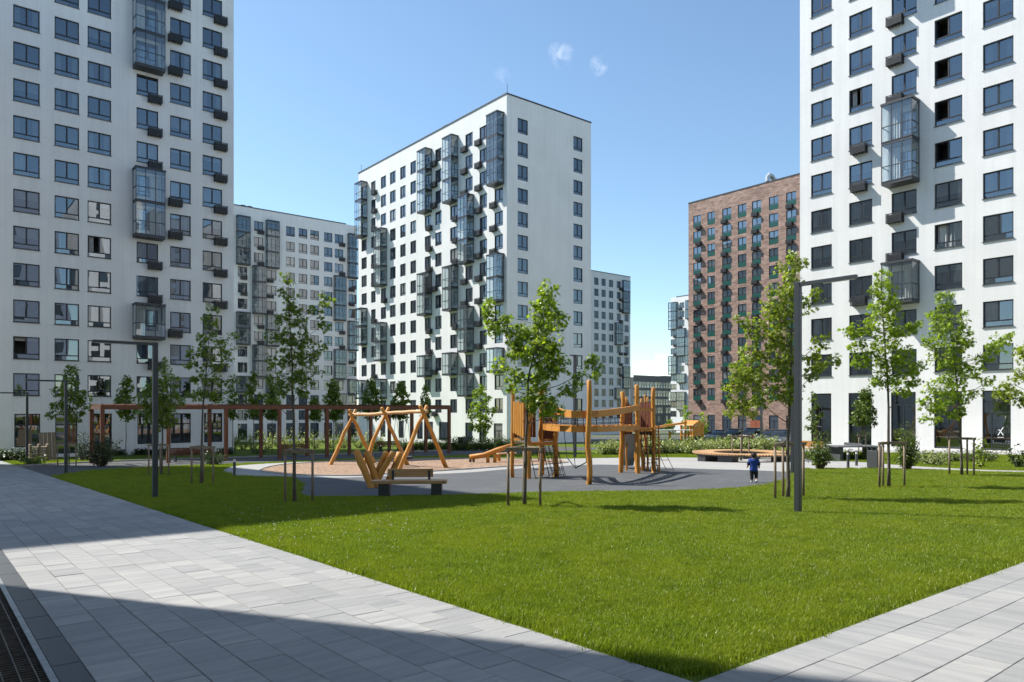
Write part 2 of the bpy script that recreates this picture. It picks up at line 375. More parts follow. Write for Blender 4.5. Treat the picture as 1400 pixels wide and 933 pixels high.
class Building:
    def __init__(s, name, label, a0, a1, b0, b1, zb, zr, wall, group=None, cat='building'):
        s.a0, s.a1, s.b0, s.b1, s.zb, s.zr, s.wall = a0, a1, b0, b1, zb, zr, wall
        x, y = ab2xy((a0+a1)/2, (b0+b1)/2); s.ca, s.cb = (a0+a1)/2, (b0+b1)/2
        s.root = thing(name, label, cat, (x, y, zb), TH, group)
        s.H = zr - zb; s.bal_glass = M['glass_bal']
        # coping and roof
        m = MB(); A0, A1, B0, B1, H = a0-s.ca, a1-s.ca, b0-s.cb, b1-s.cb, s.H; o = .06
        m.box(A0-o, A1+o, B0-o, B0+.4, H, H+.18).box(A0-o, A1+o, B1-.4, B1+o, H, H+.18).box(A0-o, A0+.4, B0+.402, B1-.402, H, H+.18).box(A1-.4, A1+o, B0+.402, B1-.402, H, H+.18)
        m.build('coping', M['cap'], s.root)
        MB().box(A0+.3, A1-.3, B0+.3, B1-.3, H-.9, H-.6).build('roof', M['cap'], s.root)
    def plane(s, face): return {'A': s.b0, 'B': s.a0, 'C': s.b1, 'D': s.a1}[face]
    def spx(s, face, px, out=0):
        u = (px-700)/1000
        if face == 'A':
            Y = (s.b0-out)/(u*Bx+By); return Y*(u*Ax+Ay)
        Y = (s.a0-out)/(u*Ax+Ay); return -Y*(u*Bx+By)
    def ypx(s, face, px):
        u = (px-700)/1000
        return s.b0/(u*Bx+By) if face == 'A' else s.a0/(u*Ax+Ay)
    def zpx(s, face, px, py): return EYE - (py-560)/1000*s.ypx(face, px)
    def loc(s, face, q, z, out=0):
        if face == 'A': return Vector((q-s.ca, s.b0-out-s.cb, z-s.zb))
        return Vector((s.a0-out-s.ca, -q-s.cb, z-s.zb))
    def rot(s, face): return 0 if face == 'A' else -math.pi/2
    def span(s, face): return (s.a0, s.a1) if face == 'A' else (-s.b1, -s.b0)
    def facade(s, face, holes, inset=.2):                     # holes: (q0,q1,z0,z1)
        q0, q1 = s.span(face)
        qs = sorted({round(v, 3) for h in holes for v in h[:2]} | {q0, q1}); zs = sorted({round(v, 3) for h in holes for v in h[2:]} | {s.zb-2, s.zr})
        H = [tuple(round(v, 3) for v in h) for h in holes]; m = MB()
        open_ = set()
        for h in H:
            for i in range(len(qs)-1):
                if h[0] <= qs[i] and qs[i+1] <= h[1]:
                    for j in range(len(zs)-1):
                        if h[2] <= zs[j] and zs[j+1] <= h[3]: open_.add((i, j))
        for j in range(len(zs)-1):
            i = 0
            while i < len(qs)-1:
                if (i, j) in open_: i += 1; continue
                k = i
                while k+1 < len(qs)-1 and (k+1, j) not in open_: k += 1
                m.quad((qs[i], 0, zs[j]), (qs[k+1], 0, zs[j]), (qs[k+1], 0, zs[j+1]), (qs[i], 0, zs[j+1])); i = k+1
        for a, b, c, d in H:
            m.quad((a, 0, c), (a, inset, c), (a, inset, d), (a, 0, d)).quad((b, inset, c), (b, 0, c), (b, 0, d), (b, inset, d))
            m.quad((a, 0, d), (a, inset, d), (b, inset, d), (b, 0, d)).quad((a, inset, c), (a, 0, c), (b, 0, c), (b, inset, c))
        o = m.build('wall', s.wall, s.root); o.location = s.loc(face, 0, 0); o.rotation_euler = (0, 0, s.rot(face)); return o
    def blank(s, faces):
        A0, A1, B0, B1, H = s.a0-s.ca, s.a1-s.ca, s.b0-s.cb, s.b1-s.cb, s.H
        c = {'A': ((A0, B0), (A1, B0)), 'D': ((A1, B0), (A1, B1)), 'C': ((A1, B1), (A0, B1)), 'B': ((A0, B1), (A0, B0))}
        m = MB()
        for f in faces:
            (xa, ya), (xb, yb) = c[f]; m.quad((xa, ya, -2), (xb, yb, -2), (xb, yb, H), (xa, ya, H))
        return m.build('wall', s.wall, s.root)
    def put(s, name, me, face, q, z, out=0, parent=None):
        o = obj(name, me, s.root); o.location = s.loc(face, q, z, out); o.rotation_euler = (0, 0, s.rot(face)); return o
    def window(s, face, q0, q1, z0, z1, near=False, style='win', open_left=False, curt=None, blind=0, far_mat=None):
        w, h = q1-q0, z1-z0; zt = .42 if h < 2.2 else 1.0
        fo = s.put('window', win_frame(w, h, zt, style), face, (q0+q1)/2, z0)
        def sub(kind, x0, x1, y, za, zb, mat, tilt=0):
            o = obj(kind, rect_mesh(kind, x0, x1, y, za, zb, mat), fo, ((x0+x1)/2, y, (za+zb)/2))
            o.rotation_euler = (random.gauss(0, tilt), 0, random.gauss(0, tilt)); return o
        t = .06
        if near:
            g = M['glass']
            if style in ('shop', 'door'):
                zz = h-.91 if style == 'shop' else h-1.52
                sub('pane', -w/2+t, w/2-t, .13, t, zz, g, .004); sub('pane', -w/2+t, w/2-t, .13, zz, h-t, g, .004)
            else:
                if not open_left: sub('pane', -w/2+t, -.03, .13, zt, h-t, g, .006)
                else:
                    so_ = MB().box(0, .055, 0, w/2-.1, zt+.04, h-t).build('open_sash', M['frame'], fo); so_.location = (-w/2+t, .18, 0)
                sub('pane', .03, w/2-t, .13, zt, h-t, g, .006); sub('pane', -w/2+t, w/2-t, .13, t, zt, g, .006)
                MB().box(-w/2-.05, w/2+.05, -.07, .088, -.035, -.003).build('sill', M['sill'], fo) if ('sill', round(w, 2)) not in _wc else obj('sill', _wc[('sill', round(w, 2))], fo)
                if ('sill', round(w, 2)) not in _wc: _wc[('sill', round(w, 2))] = fo.children[-1].data
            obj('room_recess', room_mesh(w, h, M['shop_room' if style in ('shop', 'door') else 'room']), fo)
            if curt:
                for sx, ww in curt:
                    c = obj('curtain', curtain_mesh(ww, h+.05), fo, (sx, .34, -.03))
            if blind: sub('blind', -w/2+.04, w/2-.04, .26, h-blind, h+.02, M['blind'])
        else:
            sub('pane', -w/2+t, w/2-t, .14, .05, h-.05, far_mat or M['glass_far'], .008)
        return fo
    def balcony(s, face, q0, q1, z0, d, n, h=2.9, near=False):
        w = q1-q0
        bo = s.put('balcony', balcony_frame(w, d, h, n), face, (q0+q1)/2, z0)
        if near:
            x = w/2
            for i in range(n):
                for za, zb in ((.262, 1.298), (1.362, h-.005)):
                    for xa, xb in ((-x+.058, -x/3-.03), (-x/3+.03, x/3-.03), (x/3+.03, x-.058)):
                        o = obj('pane', rect_mesh('balcony_pane', xa, xb, 0, za, zb, M['glass_bal']), bo, ((xa+xb)/2, -d+.027, i*h+(za+zb)/2)); o.rotation_euler = (random.gauss(0, .004), 0, random.gauss(0, .004))
                    for sx in (-1, 1):
                        o = obj('pane', rect_mesh('balcony_pane', 0, d-.12, 0, za, zb, M['glass_bal']), bo, (sx*(x-.028), -d/2, i*h+(za+zb)/2)); o.rotation_euler = (0, 0, math.pi/2)
                if random.random() < .6:
                    o = obj('curtain', curtain_mesh(.9, h-.5), bo, (random.choice((-.3, .25))*w, -.16, i*h+.3))
        else:
            obj('glazing', balcony_glazing(w, d, h, n, s.bal_glass), bo)
        return bo
    def ac(s, face, q, z): return s.put('air_conditioner', ac_mesh(), face, q, z, .01)

def grid(bd, face, cols, rows, zsill, dz, h, bal, acs, near=False, wd=None, bal_w=None, bal_d=1.2, bal_dz=-.75, ground=None, opens=(), skip=(), style='win', holes_extra=()):
    """cols: list of (q0,q1); rows: count from row 0 = the lowest; bal: {col: [(row, n)...]}; acs: {col: (dx, [rows])}"""
    holes = []; wins = []
    for ci, (q0, q1) in enumerate(cols):
        for r in range(rows):
            if (ci, r) in skip: continue
            z0 = zsill + dz*r; holes.append((q0, q1, z0, z0+h)); wins.append((ci, r, q0, q1, z0))
    gr = []
    for (q0, q1, za, zb, st) in (ground or []): holes.append((q0, q1, za, zb)); gr.append((q0, q1, za, zb, st))
    for h_ in holes_extra: holes.append(h_)
    bd.facade(face, holes)
    for ci, r, q0, q1, z0 in wins:
        w = q1-q0; curt = None; bl = 0
        if near:
            k = random.random()
            if k < .22: curt = [(-w*.36, w*.26), (w*.36, w*.26)]
            elif k < .36: curt = [(-w*.2, w*.55)]
            elif k < .46: curt = [(0, w*.98)]
            elif k < .6: bl = random.uniform(.3, 1.2)
        bd.window(face, q0, q1, z0, z0+h, near, style, (ci, r) in opens, curt, bl)
    for q0, q1, za, zb, st in gr: bd.window(face, q0, q1, za, zb, near, st)
    for ci, lst in bal.items():
        q0, q1 = cols[ci]; c = (q0+q1)/2
        for it in lst:
            r, n = it[:2]; off = it[2] if len(it) > 2 else 0
            ww = bal_w or (q1-q0+.5)
            bd.balcony(face, c-ww/2+off, c+ww/2+off, zsill+dz*r+bal_dz, bal_d, n, dz, near)
    for ci, (dx, rws) in acs.items():
        q0, q1 = cols[ci]; c = (q0+q1)/2
        for r in rws: bd.ac(face, c+dx*(q1-q0), zsill+dz*r-.5)

FH = 2.9
# --- left tower, facade along A facing the court, in shade
LT = Building('apartment_tower', 'white apartment tower in shade at the left with blue window rows', 4.45, 22.75, 69.3, 88, -2.05, EYE+39.0, M['wall'], 'apartment towers round the courtyard', 'apartment tower')
cl = [(18, 54.4), (74.6, 108.2), (119.8, 152), (186.7, 216.4), (232.6, 260.9), (277, 303.7)]
cols = [(LT.spx('A', a), LT.spx('A', b)) for a, b in cl]
gl = [(19.5, 55, 'shop'), (75.5, 106, 'shop'), (127, 153, 'shop'), (188, 217, 'shop'), (233.5, 261, 'shop'), (279, 304, 'shop')]
ground = [(LT.spx('A', a), LT.spx('A', b), EYE-3.0-(.6 if i in (1, 2) else 0), EYE-.35, st) for i, (a, b, st) in enumerate(gl)]
grid(LT, 'A', cols, 13, EYE+1.08, FH, 1.78, {3: [(2, 1), (5, 2), (10, 3)]},
     {3: (.32, [1, 3, 4, 7, 8, 9]), 4: (-.28, [2, 5, 6, 10, 11, 12]), 5: (.38, [1, 3, 4, 5, 6, 7, 8, 9, 10, 11, 12])}, True, bal_w=2.35, bal_d=1.15, bal_dz=-.85, ground=ground, opens={(2, 4), (0, 1)})
LT.blank('BCD')
# --- right tower, sunlit facade along B
RB = Building('apartment_tower', 'sunlit white apartment tower at the right with an X sign on its glass door', 56, 73, -6, 31.7, -1.2, EYE+41.2, M['wall'], 'apartment towers round the courtyard', 'apartment tower')
cl = [(1108.8, 1137.3), (1160.9, 1192.5), (1218.9, 1253.2), (1277.6, 1315.6), (1343.8, 1385.6), (1421, 1468)]
cols = [(RB.spx('B', a), RB.spx('B', b)) for a, b in cl]
gl = [(1109, 1136.5, 'shop'), (1160, 1191.5, 'shop'), (1218, 1252, 'shop'), (1277, 1315, 'shop'), (1343, 1382, 'door'), (1421, 1468, 'shop')]
ground = [(RB.spx('B', a), RB.spx('B', b), EYE-2.75, EYE+1.27, st) for a, b, st in gl]
grid(RB, 'B', cols, 13, EYE+2.63, FH, 1.75, {2: [(2, 1), (5, 2), (10, 2)]},
     {1: (-.0, [2, 5, 6, 11]), 2: (-.3, [3, 4, 7, 8, 9, 12])}, True, bal_w=2.15, bal_d=1.25, bal_dz=-.75, ground=ground, opens={(3, 3), (3, 5), (3, 6), (3, 7), (3, 8), (1, 7)})
RB.blank('ACD')
# X emblem and the small line of writing under it, printed on the door glass
q0, q1 = RB.spx('B', 1363), RB.spx('B', 1371.5); zc = EYE-(590-560)/1000*RB.ypx('B', 1367); hw = (q1-q0)/2
em = MB()
def stroke(m, p, q, wd): 
    p, q = Vector(p), Vector(q); d = (q-p).normalized(); n = Vector((-d.y, d.x))*wd/2
    m.poly([(p+n).to_3d(), (p-n).to_3d(), (q-n).to_3d(), (q+n).to_3d()])
E = []
for p, q, wd in (((-.9, -1.0), (.75, .95), .30), ((-.7, .45), (-.05, .05), .26), ((.1, -.12), (.85, -.95), .28), ((.75, .95), (.95, .95), .2)):
    p, q = Vector((p[0]*hw, 0, p[1]*hw*1.5)), Vector((q[0]*hw, 0, q[1]*hw*1.5)); d = (q-p).normalized(); n = Vector((-d.z, 0, d.x))*wd*hw/2
    em.poly([p-n, q-n, q+n, p+n])
for i in range(9):
    x = -hw*1.05 + i*hw*.235; em.poly([(x, 0, -hw*2.35), (x+hw*.15, 0, -hw*2.35), (x+hw*.15, 0, -hw*2.1), (x, 0, -hw*2.1)])
t = NT('white_film'); t.P(Base__Color=(.8, .8, .8, 1), Roughness=.5); M['film'] = t.m
eo = em.build('door_emblem', M['film'], RB.root); eo.location = RB.loc('B', (q0+q1)/2, zc, -.118); eo.rotation_euler = (0, 0, RB.rot('B'))
st = MB().box(-1.9, 1.9, -1.5, -.005, 0, .3).build('door_step', plain('step_stone', (.5, .49, .46), .8), RB.root); st.location = RB.loc('B', (ground[4][0]+ground[4][1])/2, EYE-3.06); st.rotation_euler = (0, 0, RB.rot('B'))

# --- centre tower: sunlit face along B, shaded end along A
CT = Building('apartment_tower', 'white apartment block in the middle with a bay studded face and plain end', 56.5, 71.2, 70.8, 110.2, -3.6, EYE+39.05, M['wall'], 'apartment towers round the courtyard', 'apartment tower')
def c4(x): return 470 + x/3.217
cl = [(78, 101), (120, 140), (163, 186), (203, 228), (248, 272), (293, 318), (356, 383), (402, 430), (468, 498), (535, 567), (597, 630), (663, 700)]
cols = [(CT.spx('B', c4(a)), CT.spx('B', c4(b))) for a, b in cl]
def top(r, n): return (12-r-n+1, n)                         # rows counted from the top of the block
gl = [(570, 578), (583, 592), (600, 612), (636, 646), (655, 665), (675, 687), (545, 552), (520, 527)]
ground = [(CT.spx('B', a), CT.spx('B', b), EYE-4.3, EYE-1.75, 'shop') for a, b in gl]
grid(CT, 'B', cols, 13, EYE-.46, 2.93, 1.85,
     {0: [top(0, 3), top(7, 2), top(11, 1)], 2: [top(3, 3), top(8, 2), top(11, 1)], 6: [top(0, 3), top(6, 2), top(10, 1)], 8: [top(0, 3), top(6, 2), top(10, 1)], 9: [top(3, 3), top(8, 2), top(11, 1)], 11: [top(0, 3), top(6, 2), top(10, 1)]},
     {1: (.5, [12, 11, 10, 8, 7, 5, 4, 2]), 2: (.4, [6]), 6: (.45, [9, 8, 7, 4, 3]), 7: (-.45, [12, 11, 10, 6, 2, 0]), 8: (.5, [9, 8, 7, 4]), 9: (-.45, [12, 11, 10, 6, 5, 2]), 10: (-.45, [12, 11, 10, 9, 8, 7, 6, 5, 4, 3, 2, 1]), 11: (-.45, [9, 8, 7, 4])},
     bal_w=2.2, bal_d=1.15, bal_dz=-.8, ground=ground)
CT.put('brown_panel', MB().box(-1.1, 1.1, -.1, -.02, 0, 2.5).mesh('brown_panel', M['brown_panel']), 'B', sum(cols[6])/2, EYE-.46+2.93*6-.5)
cols = [(CT.spx('A', 707.8), CT.spx('A', 721.8)), (CT.spx('A', 784), CT.spx('A', 796.4))]
grid(CT, 'A', cols, 13, EYE-.46, 2.93, 1.9, {}, {})
CT.blank('CD')
# lightning rods and vents on the roof
for q in ((CT.a0+.3, CT.b0+.3), (CT.a0+.3, CT.b1-.4)):
    MB().tube([(0, 0, 0), (0, 0, 1.3)], .03, 6).build('lightning_rod', M['cap'], CT.root).location = (q[0]-CT.ca, q[1]-CT.cb, CT.H+.15)
MB().box(-.6, .6, -.5, .5, 0, .9).build('roof_vent', M['cap'], CT.root).location = (CT.a0+1.5-CT.ca, 86-CT.cb, CT.H)

# --- long block behind at the left, all in shade
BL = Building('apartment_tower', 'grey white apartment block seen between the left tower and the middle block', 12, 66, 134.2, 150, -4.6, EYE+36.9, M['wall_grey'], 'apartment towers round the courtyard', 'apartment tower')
BL.bal_glass = M['glass_bal_shaded']
def c3(x): return 300 + x*.4183
cl = [(60, 91), (113, 143), (156, 186), (218, 246), (259, 287), (297, 325), (342, 369), (377, 405), (422, 449)]
cols = [(BL.spx('A', c3(a)), BL.spx('A', c3(b))) for a, b in cl]
ground = [(a, b, EYE-5.6, EYE-2.6, 'shop') for a, b in cols]
def top(r, n): return (12-r-n+1, n)
grid(BL, 'A', cols, 13, EYE+32.8-12*2.9, FH, 1.85,
     {0: [top(0, 3), top(6, 2), top(10, 1)], 1: [top(3, 3), top(8, 2)], 2: [top(0, 3), top(6, 2), top(10, 1)], 7: [top(3, 3), top(8, 2), top(11, 1)], 8: [top(0, 3), top(6, 2), top(10, 1)]},
     {1: (.2, [12, 11, 10, 6, 5]), 2: (-.2, [9, 8, 7]), 7: (.3, [12, 11, 10, 6, 5]), 8: (-.2, [9, 8, 4]), 0: (.1, [9, 8])}, bal_w=2.3, bal_d=.95, bal_dz=-.8, ground=ground)
BL.blank('BCD')
for a in (47, 48.2): MB().box(-.4, .4, -.4, .4, 0, 1.3).build('roof_vent', M['cap'], BL.root).location = (a-BL.ca, 3-7, BL.H)

# --- far white tower right of the middle block
FT = Building('apartment_tower', 'far white apartment tower just right of the middle block', 128, 150.4, 134.5, 152, -4.6, EYE+36.0, M['wall'], 'apartment towers round the courtyard', 'apartment tower')
FT.bal_glass = M['glass_bal_shaded']
def c5(x): return 800 + x*.2573
cl = [(8, 30), (48, 71), (87, 109), (126, 149), (168, 189), (209, 231)]
cols = [(FT.spx('A', c5(a)), FT.spx('A', c5(b))) for a, b in cl]
keep = M['glass_far']; M['glass_far'] = M['glass_tower_shaded']
grid(FT, 'A', cols, 13, EYE+32.5-12*2.9, FH, 1.9, {4: [(*top(4, 2), -.3), (*top(10, 1), -.3)], 5: [(*top(1, 2), -.5), (*top(8, 2), -.5)]}, {4: (.4, [12, 11, 10, 9, 6, 5, 4]), 5: (-.3, [7, 6])}, bal_w=2.6, bal_d=.7, bal_dz=-.8)
M['glass_far'] = keep; FT.bal_glass = M['glass_bal_blue']; q_ = sum(cols[5])/2-.5; o = FT.balcony('A', q_-1.3, q_+1.3, EYE+32.5-.8, .7, 1, FH); o['label'] = 'topmost bay with deep blue glass'
FT.blank('BCD')
# --- far tower with blue bays left of the brick block
BW = Building('apartment_tower', 'far narrow white tower with pale blue glass bays left of the brick block', 190, 206, 118, 150.3, -4.6, EYE+36.3, M['wall'], 'apartment towers round the courtyard', 'apartment tower')
cl = [(455, 486), (503, 527), (548, 575), (600, 625)]
cols = [(BW.spx('B', c5(a)), BW.spx('B', c5(b))) for a, b in cl]
grid(BW, 'B', cols, 13, EYE+32.4-12*2.9, FH, 1.9, {0: [top(0, 3), top(6, 2), top(10, 1)], 1: [top(3, 3), top(8, 1), top(10, 2)], 2: [top(0, 2), top(4, 3)]}, {0: (.3, [9, 8, 7]), 1: (-.3, [12, 11, 10])}, bal_w=3.1, bal_d=.9, bal_dz=-.8)
BW.blank('ACD')
# --- brick tower
BR = Building('apartment_tower', 'brown brick apartment tower with green panels under its windows', 111.3, 127, 48, 85.2, -4.4, EYE+38.3, M['brick'], 'apartment towers round the courtyard', 'apartment tower')
def c6(x): return 800 + x*.4288
cl = [(345, 369), (390, 414), (437, 466), (487, 514), (532, 561), (586, 616), (641, 673), (700, 732)]
cols = [(BR.spx('B', c6(a)), BR.spx('B', c6(b))) for a, b in cl]
ground = [(a, b, EYE-5.6, EYE-1.0, 'shop') for a, b in cols]
keep = M['glass_far']; M['glass_far'] = M['glass_brick']
grid(BR, 'B', cols, 12, EYE+33.5-11*2.9, FH, 2.25, {}, {0: (.3, range(12)), 2: (-.2, range(12)), 4: (-.1, range(12)), 6: (-.1, range(12))}, ground=ground)
M['glass_far'] = keep
pm = {}
for (q0, q1) in cols:
    for r in range(12):
        k = round(q1-q0, 2)
        if k not in pm: pm[k] = MB().box(-k/2+.06, k/2-.06, .04, .088, .05, .85).mesh('green_panel', M['green_panel'])
        BR.put('green_panel', pm[k], 'B', (q0+q1)/2, EYE+33.5-11*2.9+FH*r)
q = BR.spx('B', 1034)
BR.put('entrance_door', MB().box(-1.1, 1.1, -.1, -.01, 0, 3.0).box(-1.0, -.05, -.13, -.101, .1, 2.9).box(.05, 1.0, -.13, -.101, .1, 2.9).mesh('entrance_door', plain('rust_door', (.30, .09, .045), .55)), 'B', q, EYE-4.9)
BR.blank('ACD')
uo = MB().tube([(-2.2, 0, .5), (-2.2, 0, 1.3), (-1.7, 0, 1.7), (-.9, 0, 1.6), (-.4, 0, 1.2), (.5, 0, 1.1)], .38, 10).box(.5, 1.9, -.5, .5, .2, 1.2).build('roof_vent', plain('galvanised', (.55, .56, .57), .4, .4), BR.root); uo.location = (BR.a0+2.5-BR.ca, 69-BR.cb, BR.H-.2)
# --- dark office block far behind
OF = Building('office_building', 'low dark grey office block with window rows far behind the play tower', 215, 275, 176, 195, -5, EYE+12.3, plain('charcoal_cladding', (.075, .078, .082), .6), cat='office building')
cols = [(OF.spx('A', 700+1000*u), OF.spx('A', 700+1000*u)+1.5) for u in [.166+.0037*i for i in range(22)]]
M['glass_far'], keep = glass_far('office_glass', [(0, (.03, .033, .036)), (.5, (.10, .105, .11)), (1, (.30, .30, .29))]), M['glass_far']
grid(OF, 'A', cols, 5, EYE-4.6, 3.1, 2.3, {}, {})
M['glass_far'] = keep
OF.blank('BCD')
# --- neighbours outside the frame whose shade falls into it
NB = Building('apartment_building', 'white apartment block beside the left path with its end to the courtyard', -20, -1.3, 40.6, 66, -2.2, 34.6, M['wall'])
NB.blank('ABCD')
SB = Building('apartment_building', 'white apartment block along the paved path by the light well grating', -17, -2.8, -28, 17.9, -.8, 35.5, M['wall'])
SB.blank('ABCD')
def far_face(bd, n, a0, da, rows, z0):
    mg = MB(); mf = MB()
    for i in range(n):
        for r in range(rows):
            a, z = a0+i*da-bd.ca, z0+r*2.9-bd.zb; y = bd.b1-bd.cb
            mf.box(a-.06, a+1.76, y+.005, y+.05, z-.06, z+1.76); mg.quad((a+1.7, y+.055, z), (a, y+.055, z), (a, y+.055, z+1.7), (a+1.7, y+.055, z+1.7))
    f = mf.build('window_frames', M['frame'], bd.root, kind='stuff'); mg.build('window_panes', M['glass_far'], bd.root, kind='stuff')
for k_, (a_, b_, nn, top_) in enumerate(((-4, 21.5, 5, 45), (26, 35.5, 2, 46), (40, 48.5, 2, 44), (53, 68, 3, 46))):  # unseen towers, gaps and colours laid out for the left tower's window reflections
    RF = Building('apartment_building', ('unseen broad grey tower shaped for window reflections, nearest the light well side', 'unseen slender white tower shaped for window reflections, second from the light well side', 'unseen slender grey tower shaped for window reflections, third from the light well side', 'unseen white tower shaped for window reflections on the side of the X sign door')[k_], a_, b_, -46, -30, .3, top_, M[('reflected_clad', 'wall', 'reflected_clad', 'wall')[k_]])
    far_face(RF, nn, a_+2.2, 5.2, 14, 1.5)
    RF.blank('ABCD')

# ---------------------------------------------------------------- ground, lawn, paths
def structure(o, label=None):
    o['kind'] = 'structure'
    if label: o['label'] = label
    return o
def grass_ground():
    t = NT('turf'); p = t.pos()
    n = t.noise(.45, 4, .6, p); n2 = t.noise(9, 4, .7, p); n3 = t.noise(60, 3, .7, p)
    c = t.mix(t.mapr(n, .35, .65, 0, 1), (.06, .10, .010), (.10, .15, .016))
    c = t.mix(t.mapr(n2, .3, .75, 0, .8), c, (.125, .165, .02)); c = t.mix(t.mapr(n3, .45, .75, 0, .5), c, (.04, .06, .008))
    dry = t.mapr(t.noise(.8, 2, .5, p), .7, .78, 0, .5); c = t.mix(dry, c, (.16, .14, .05))
    t.P(Base__Color=c, Roughness=.9); t.b.inputs['Specular IOR Level'].default_value = .1
    t.bump(t.math('ADD', n3, n2), .7, .05); return t.m
M['turf'] = grass_ground()
t = NT('soil'); M['soil'] = t.m; n = t.noise(2.5, 5, .65, t.pos()); t.P(Base__Color=t.mix(n, (.05, .07, .025), (.10, .10, .05)), Roughness=.95)
cutA = [-1500, -80, -.25, .8, 200, 1500]; cutB = [-1500, -30, 2.0, 30.0, 150, 1500]
m = MB()
for i in range(5):
    for j in range(5):
        if cutA[i] == -.25 and cutB[j] == 2.0: continue
        pts = [(cutA[i], cutB[j]), (cutA[i+1], cutB[j]), (cutA[i+1], cutB[j+1]), (cutA[i], cutB[j+1])]
        m.poly([(*ab2xy(a, b), zab(a, b)-.012) for a, b in pts])
structure(m.build('ground', M['soil']))
def sheet(name, pts, mat, dz, kind='structure', label=None):
    m = MB(); m.poly([(x, y, zg(x, y)+dz) for x, y in pts]); o = m.build(name, mat)
    bm = bmesh.new(); bm.from_mesh(o.data); bmesh.ops.triangulate(bm, faces=bm.faces[:]); bm.normal_update()
    for f in bm.faces:
        if f.normal.z < 0: f.normal_flip()
    bm.to_mesh(o.data); bm.free(); o['kind'] = kind
    if label: o['label'] = label
    return o
def abp(pts): return [ab2xy(a, b) for a, b in pts]
def smooth(pts, n=5):
    out = []; k = len(pts)
    for i in range(k):
        p0, p1, p2, p3 = (Vector(pts[(i+j-1) % k]) for j in range(4))
        for q in range(n):
            s = q/n; out.append(tuple(.5*((2*p1)+(p2-p0)*s+(2*p0-5*p1+4*p2-p3)*s*s+(3*p1-p0-3*p2+p3)*s**3)))
    return out
lawn_pts = abp([(4.5, 3.4), (60, 3.4), (60, 130), (4.5, 130), (4.5, 38.4)])
sheet('lawn', lawn_pts, M['turf'], 0)
def asphalt(name, c, c2, sc_=60):
    t = NT(name); p = t.pos(); n = t.noise(sc_, 3, .7, p); n2 = t.noise(.5, 4, .6, p)
    cc = t.mix(t.mapr(n, .3, .7, 0, 1), c, c2); cc = t.mix(t.mapr(n2, .3, .7, 0, .35), cc, tuple(q*.75 for q in c)); n4 = t.noise(.9, 5, .7, p, .6); cc = t.mix(t.mapr(n4, .56, .74, 0, .35), cc, (.24, .225, .195))
    t.P(Base__Color=cc, Roughness=.9); t.bump(n, .4, .01); return t.m
M['asphalt'] = asphalt('asphalt', (.05, .052, .056), (.075, .078, .082))
M['rubber'] = asphalt('rubber_crumb', (.055, .060, .066), (.095, .101, .108), 90)
M['concrete'] = asphalt('pale_concrete_paving', (.28, .275, .265), (.35, .345, .33), 25)
# road strip under the pergola and kerb behind it
road = [(4.5, 38.4), (6.9, 43.0), (10, 44.2), (30, 44.6), (50, 44.6), (50, 54.2), (9, 54.0), (4.5, 51.5), (1.0, 51), (-8, 51), (-8, 38.4)]
road_xy = abp(road); sheet('asphalt_path', road_xy, M['asphalt'], .006)
km = MB()
def kerb(pts, wd=.12, ht=.10):
    for (a, b), (c, d) in zip(pts, pts[1:]):
        x0, y0 = ab2xy(a, b); x1, y1 = ab2xy(c, d)
        km.bar((x0, y0, zg(x0, y0)+ht/2-.04), (x1, y1, zg(x1, y1)+ht/2-.04), wd, ht+.08)
kerb([(-8, 51.1), (1, 51.1)]); kerb([(1, 51.1), (4.5, 51.6)]); kerb([(4.5, 51.6), (9, 54.1)]); kerb([(9, 54.1), (50, 54.3)])
t = NT('kerb_stone'); M['kerb'] = t.m; t.P(Base__Color=(.36, .35, .34, 1), Roughness=.85)
structure(km.build('kerb', M['kerb']))
# pale plaza path, bark pit, rubber pad
plaza_px = [(305,643.5),(312,640),(330,636.5),(380,633.3),(450,630.6),(520,629),(580,626.8),(640,626),(700,627),(760,627.5),(820,626.5),(880,625.5),(944,626),(1000,626.5),(1060,626),(1102,625.5),(1135,629.5),(1190,633),(1240,637),(1330,642),(1400,644),(1470,646),(1470,649),(1400,647.5),(1330,645.5),(1240,642.2),(1194,641),(1098,641.5),(1070,650),(1040,660),(920,668),(766,670),(640,672),(518,672),(440,668),(415,656),(400,653.3),(348,652.5),(318,649)]
plaza = [gp(*p) for p in plaza_px]; sheet('plaza_path', smooth(plaza, 3), M['concrete'], .004)
rub_px = [(399.6,653.6),(430,653.8),(470,653.6),(543,650.5),(640,646.5),(687,642.5),(764,638),(804,635.8),(845,636),(880,638.5),(957,641.5),(1030,643.5),(1075,646),(1086,652),(1060,661),(1015,668),(920,672.5),(766,674),(640,678),(518,679.8),(431,680.5),(407,676),(412,663)]
rub = [gp(*p) for p in rub_px]; rub_s = smooth(rub, 3); sheet('rubber_pad', rub_s, M['rubber'], .010)
pit_px = [(357,645),(385,649),(421,650.6),(470,651.2),(504,650.4),(591,645.2),(640,642.2),(690,638.8),(750,635.2),(776,632.5),(760,629),(700,627.8),(640,627),(567,628),(480,630.6),(397,635),(364,640)]
pit = [gp(*p) for p in pit_px]
t = NT('bark_chips'); p = t.pos(); v = t.new('ShaderNodeTexVoronoi', Scale=16.); t.l.new(p, v.inputs['Vector']); s = t.new('ShaderNodeSeparateColor'); t.l.new(v.outputs['Color'], s.inputs[0])
c = t.ramp(s.outputs[0], [(0, (.10, .055, .03)), (.5, (.30, .185, .115)), (1, (.50, .36, .245))]); n2 = t.noise(1.2, 4, .6, p)
t.P(Base__Color=t.mix(t.mapr(n2, .3, .7, 0, .3), c, (.2, .12, .08)), Roughness=.95); t.bump(s.outputs[0], .8, .06); M['bark_chips'] = t.m
pit_s = smooth(pit, 3); sheet('bark_pit', pit_s, M['bark_chips'], .016)
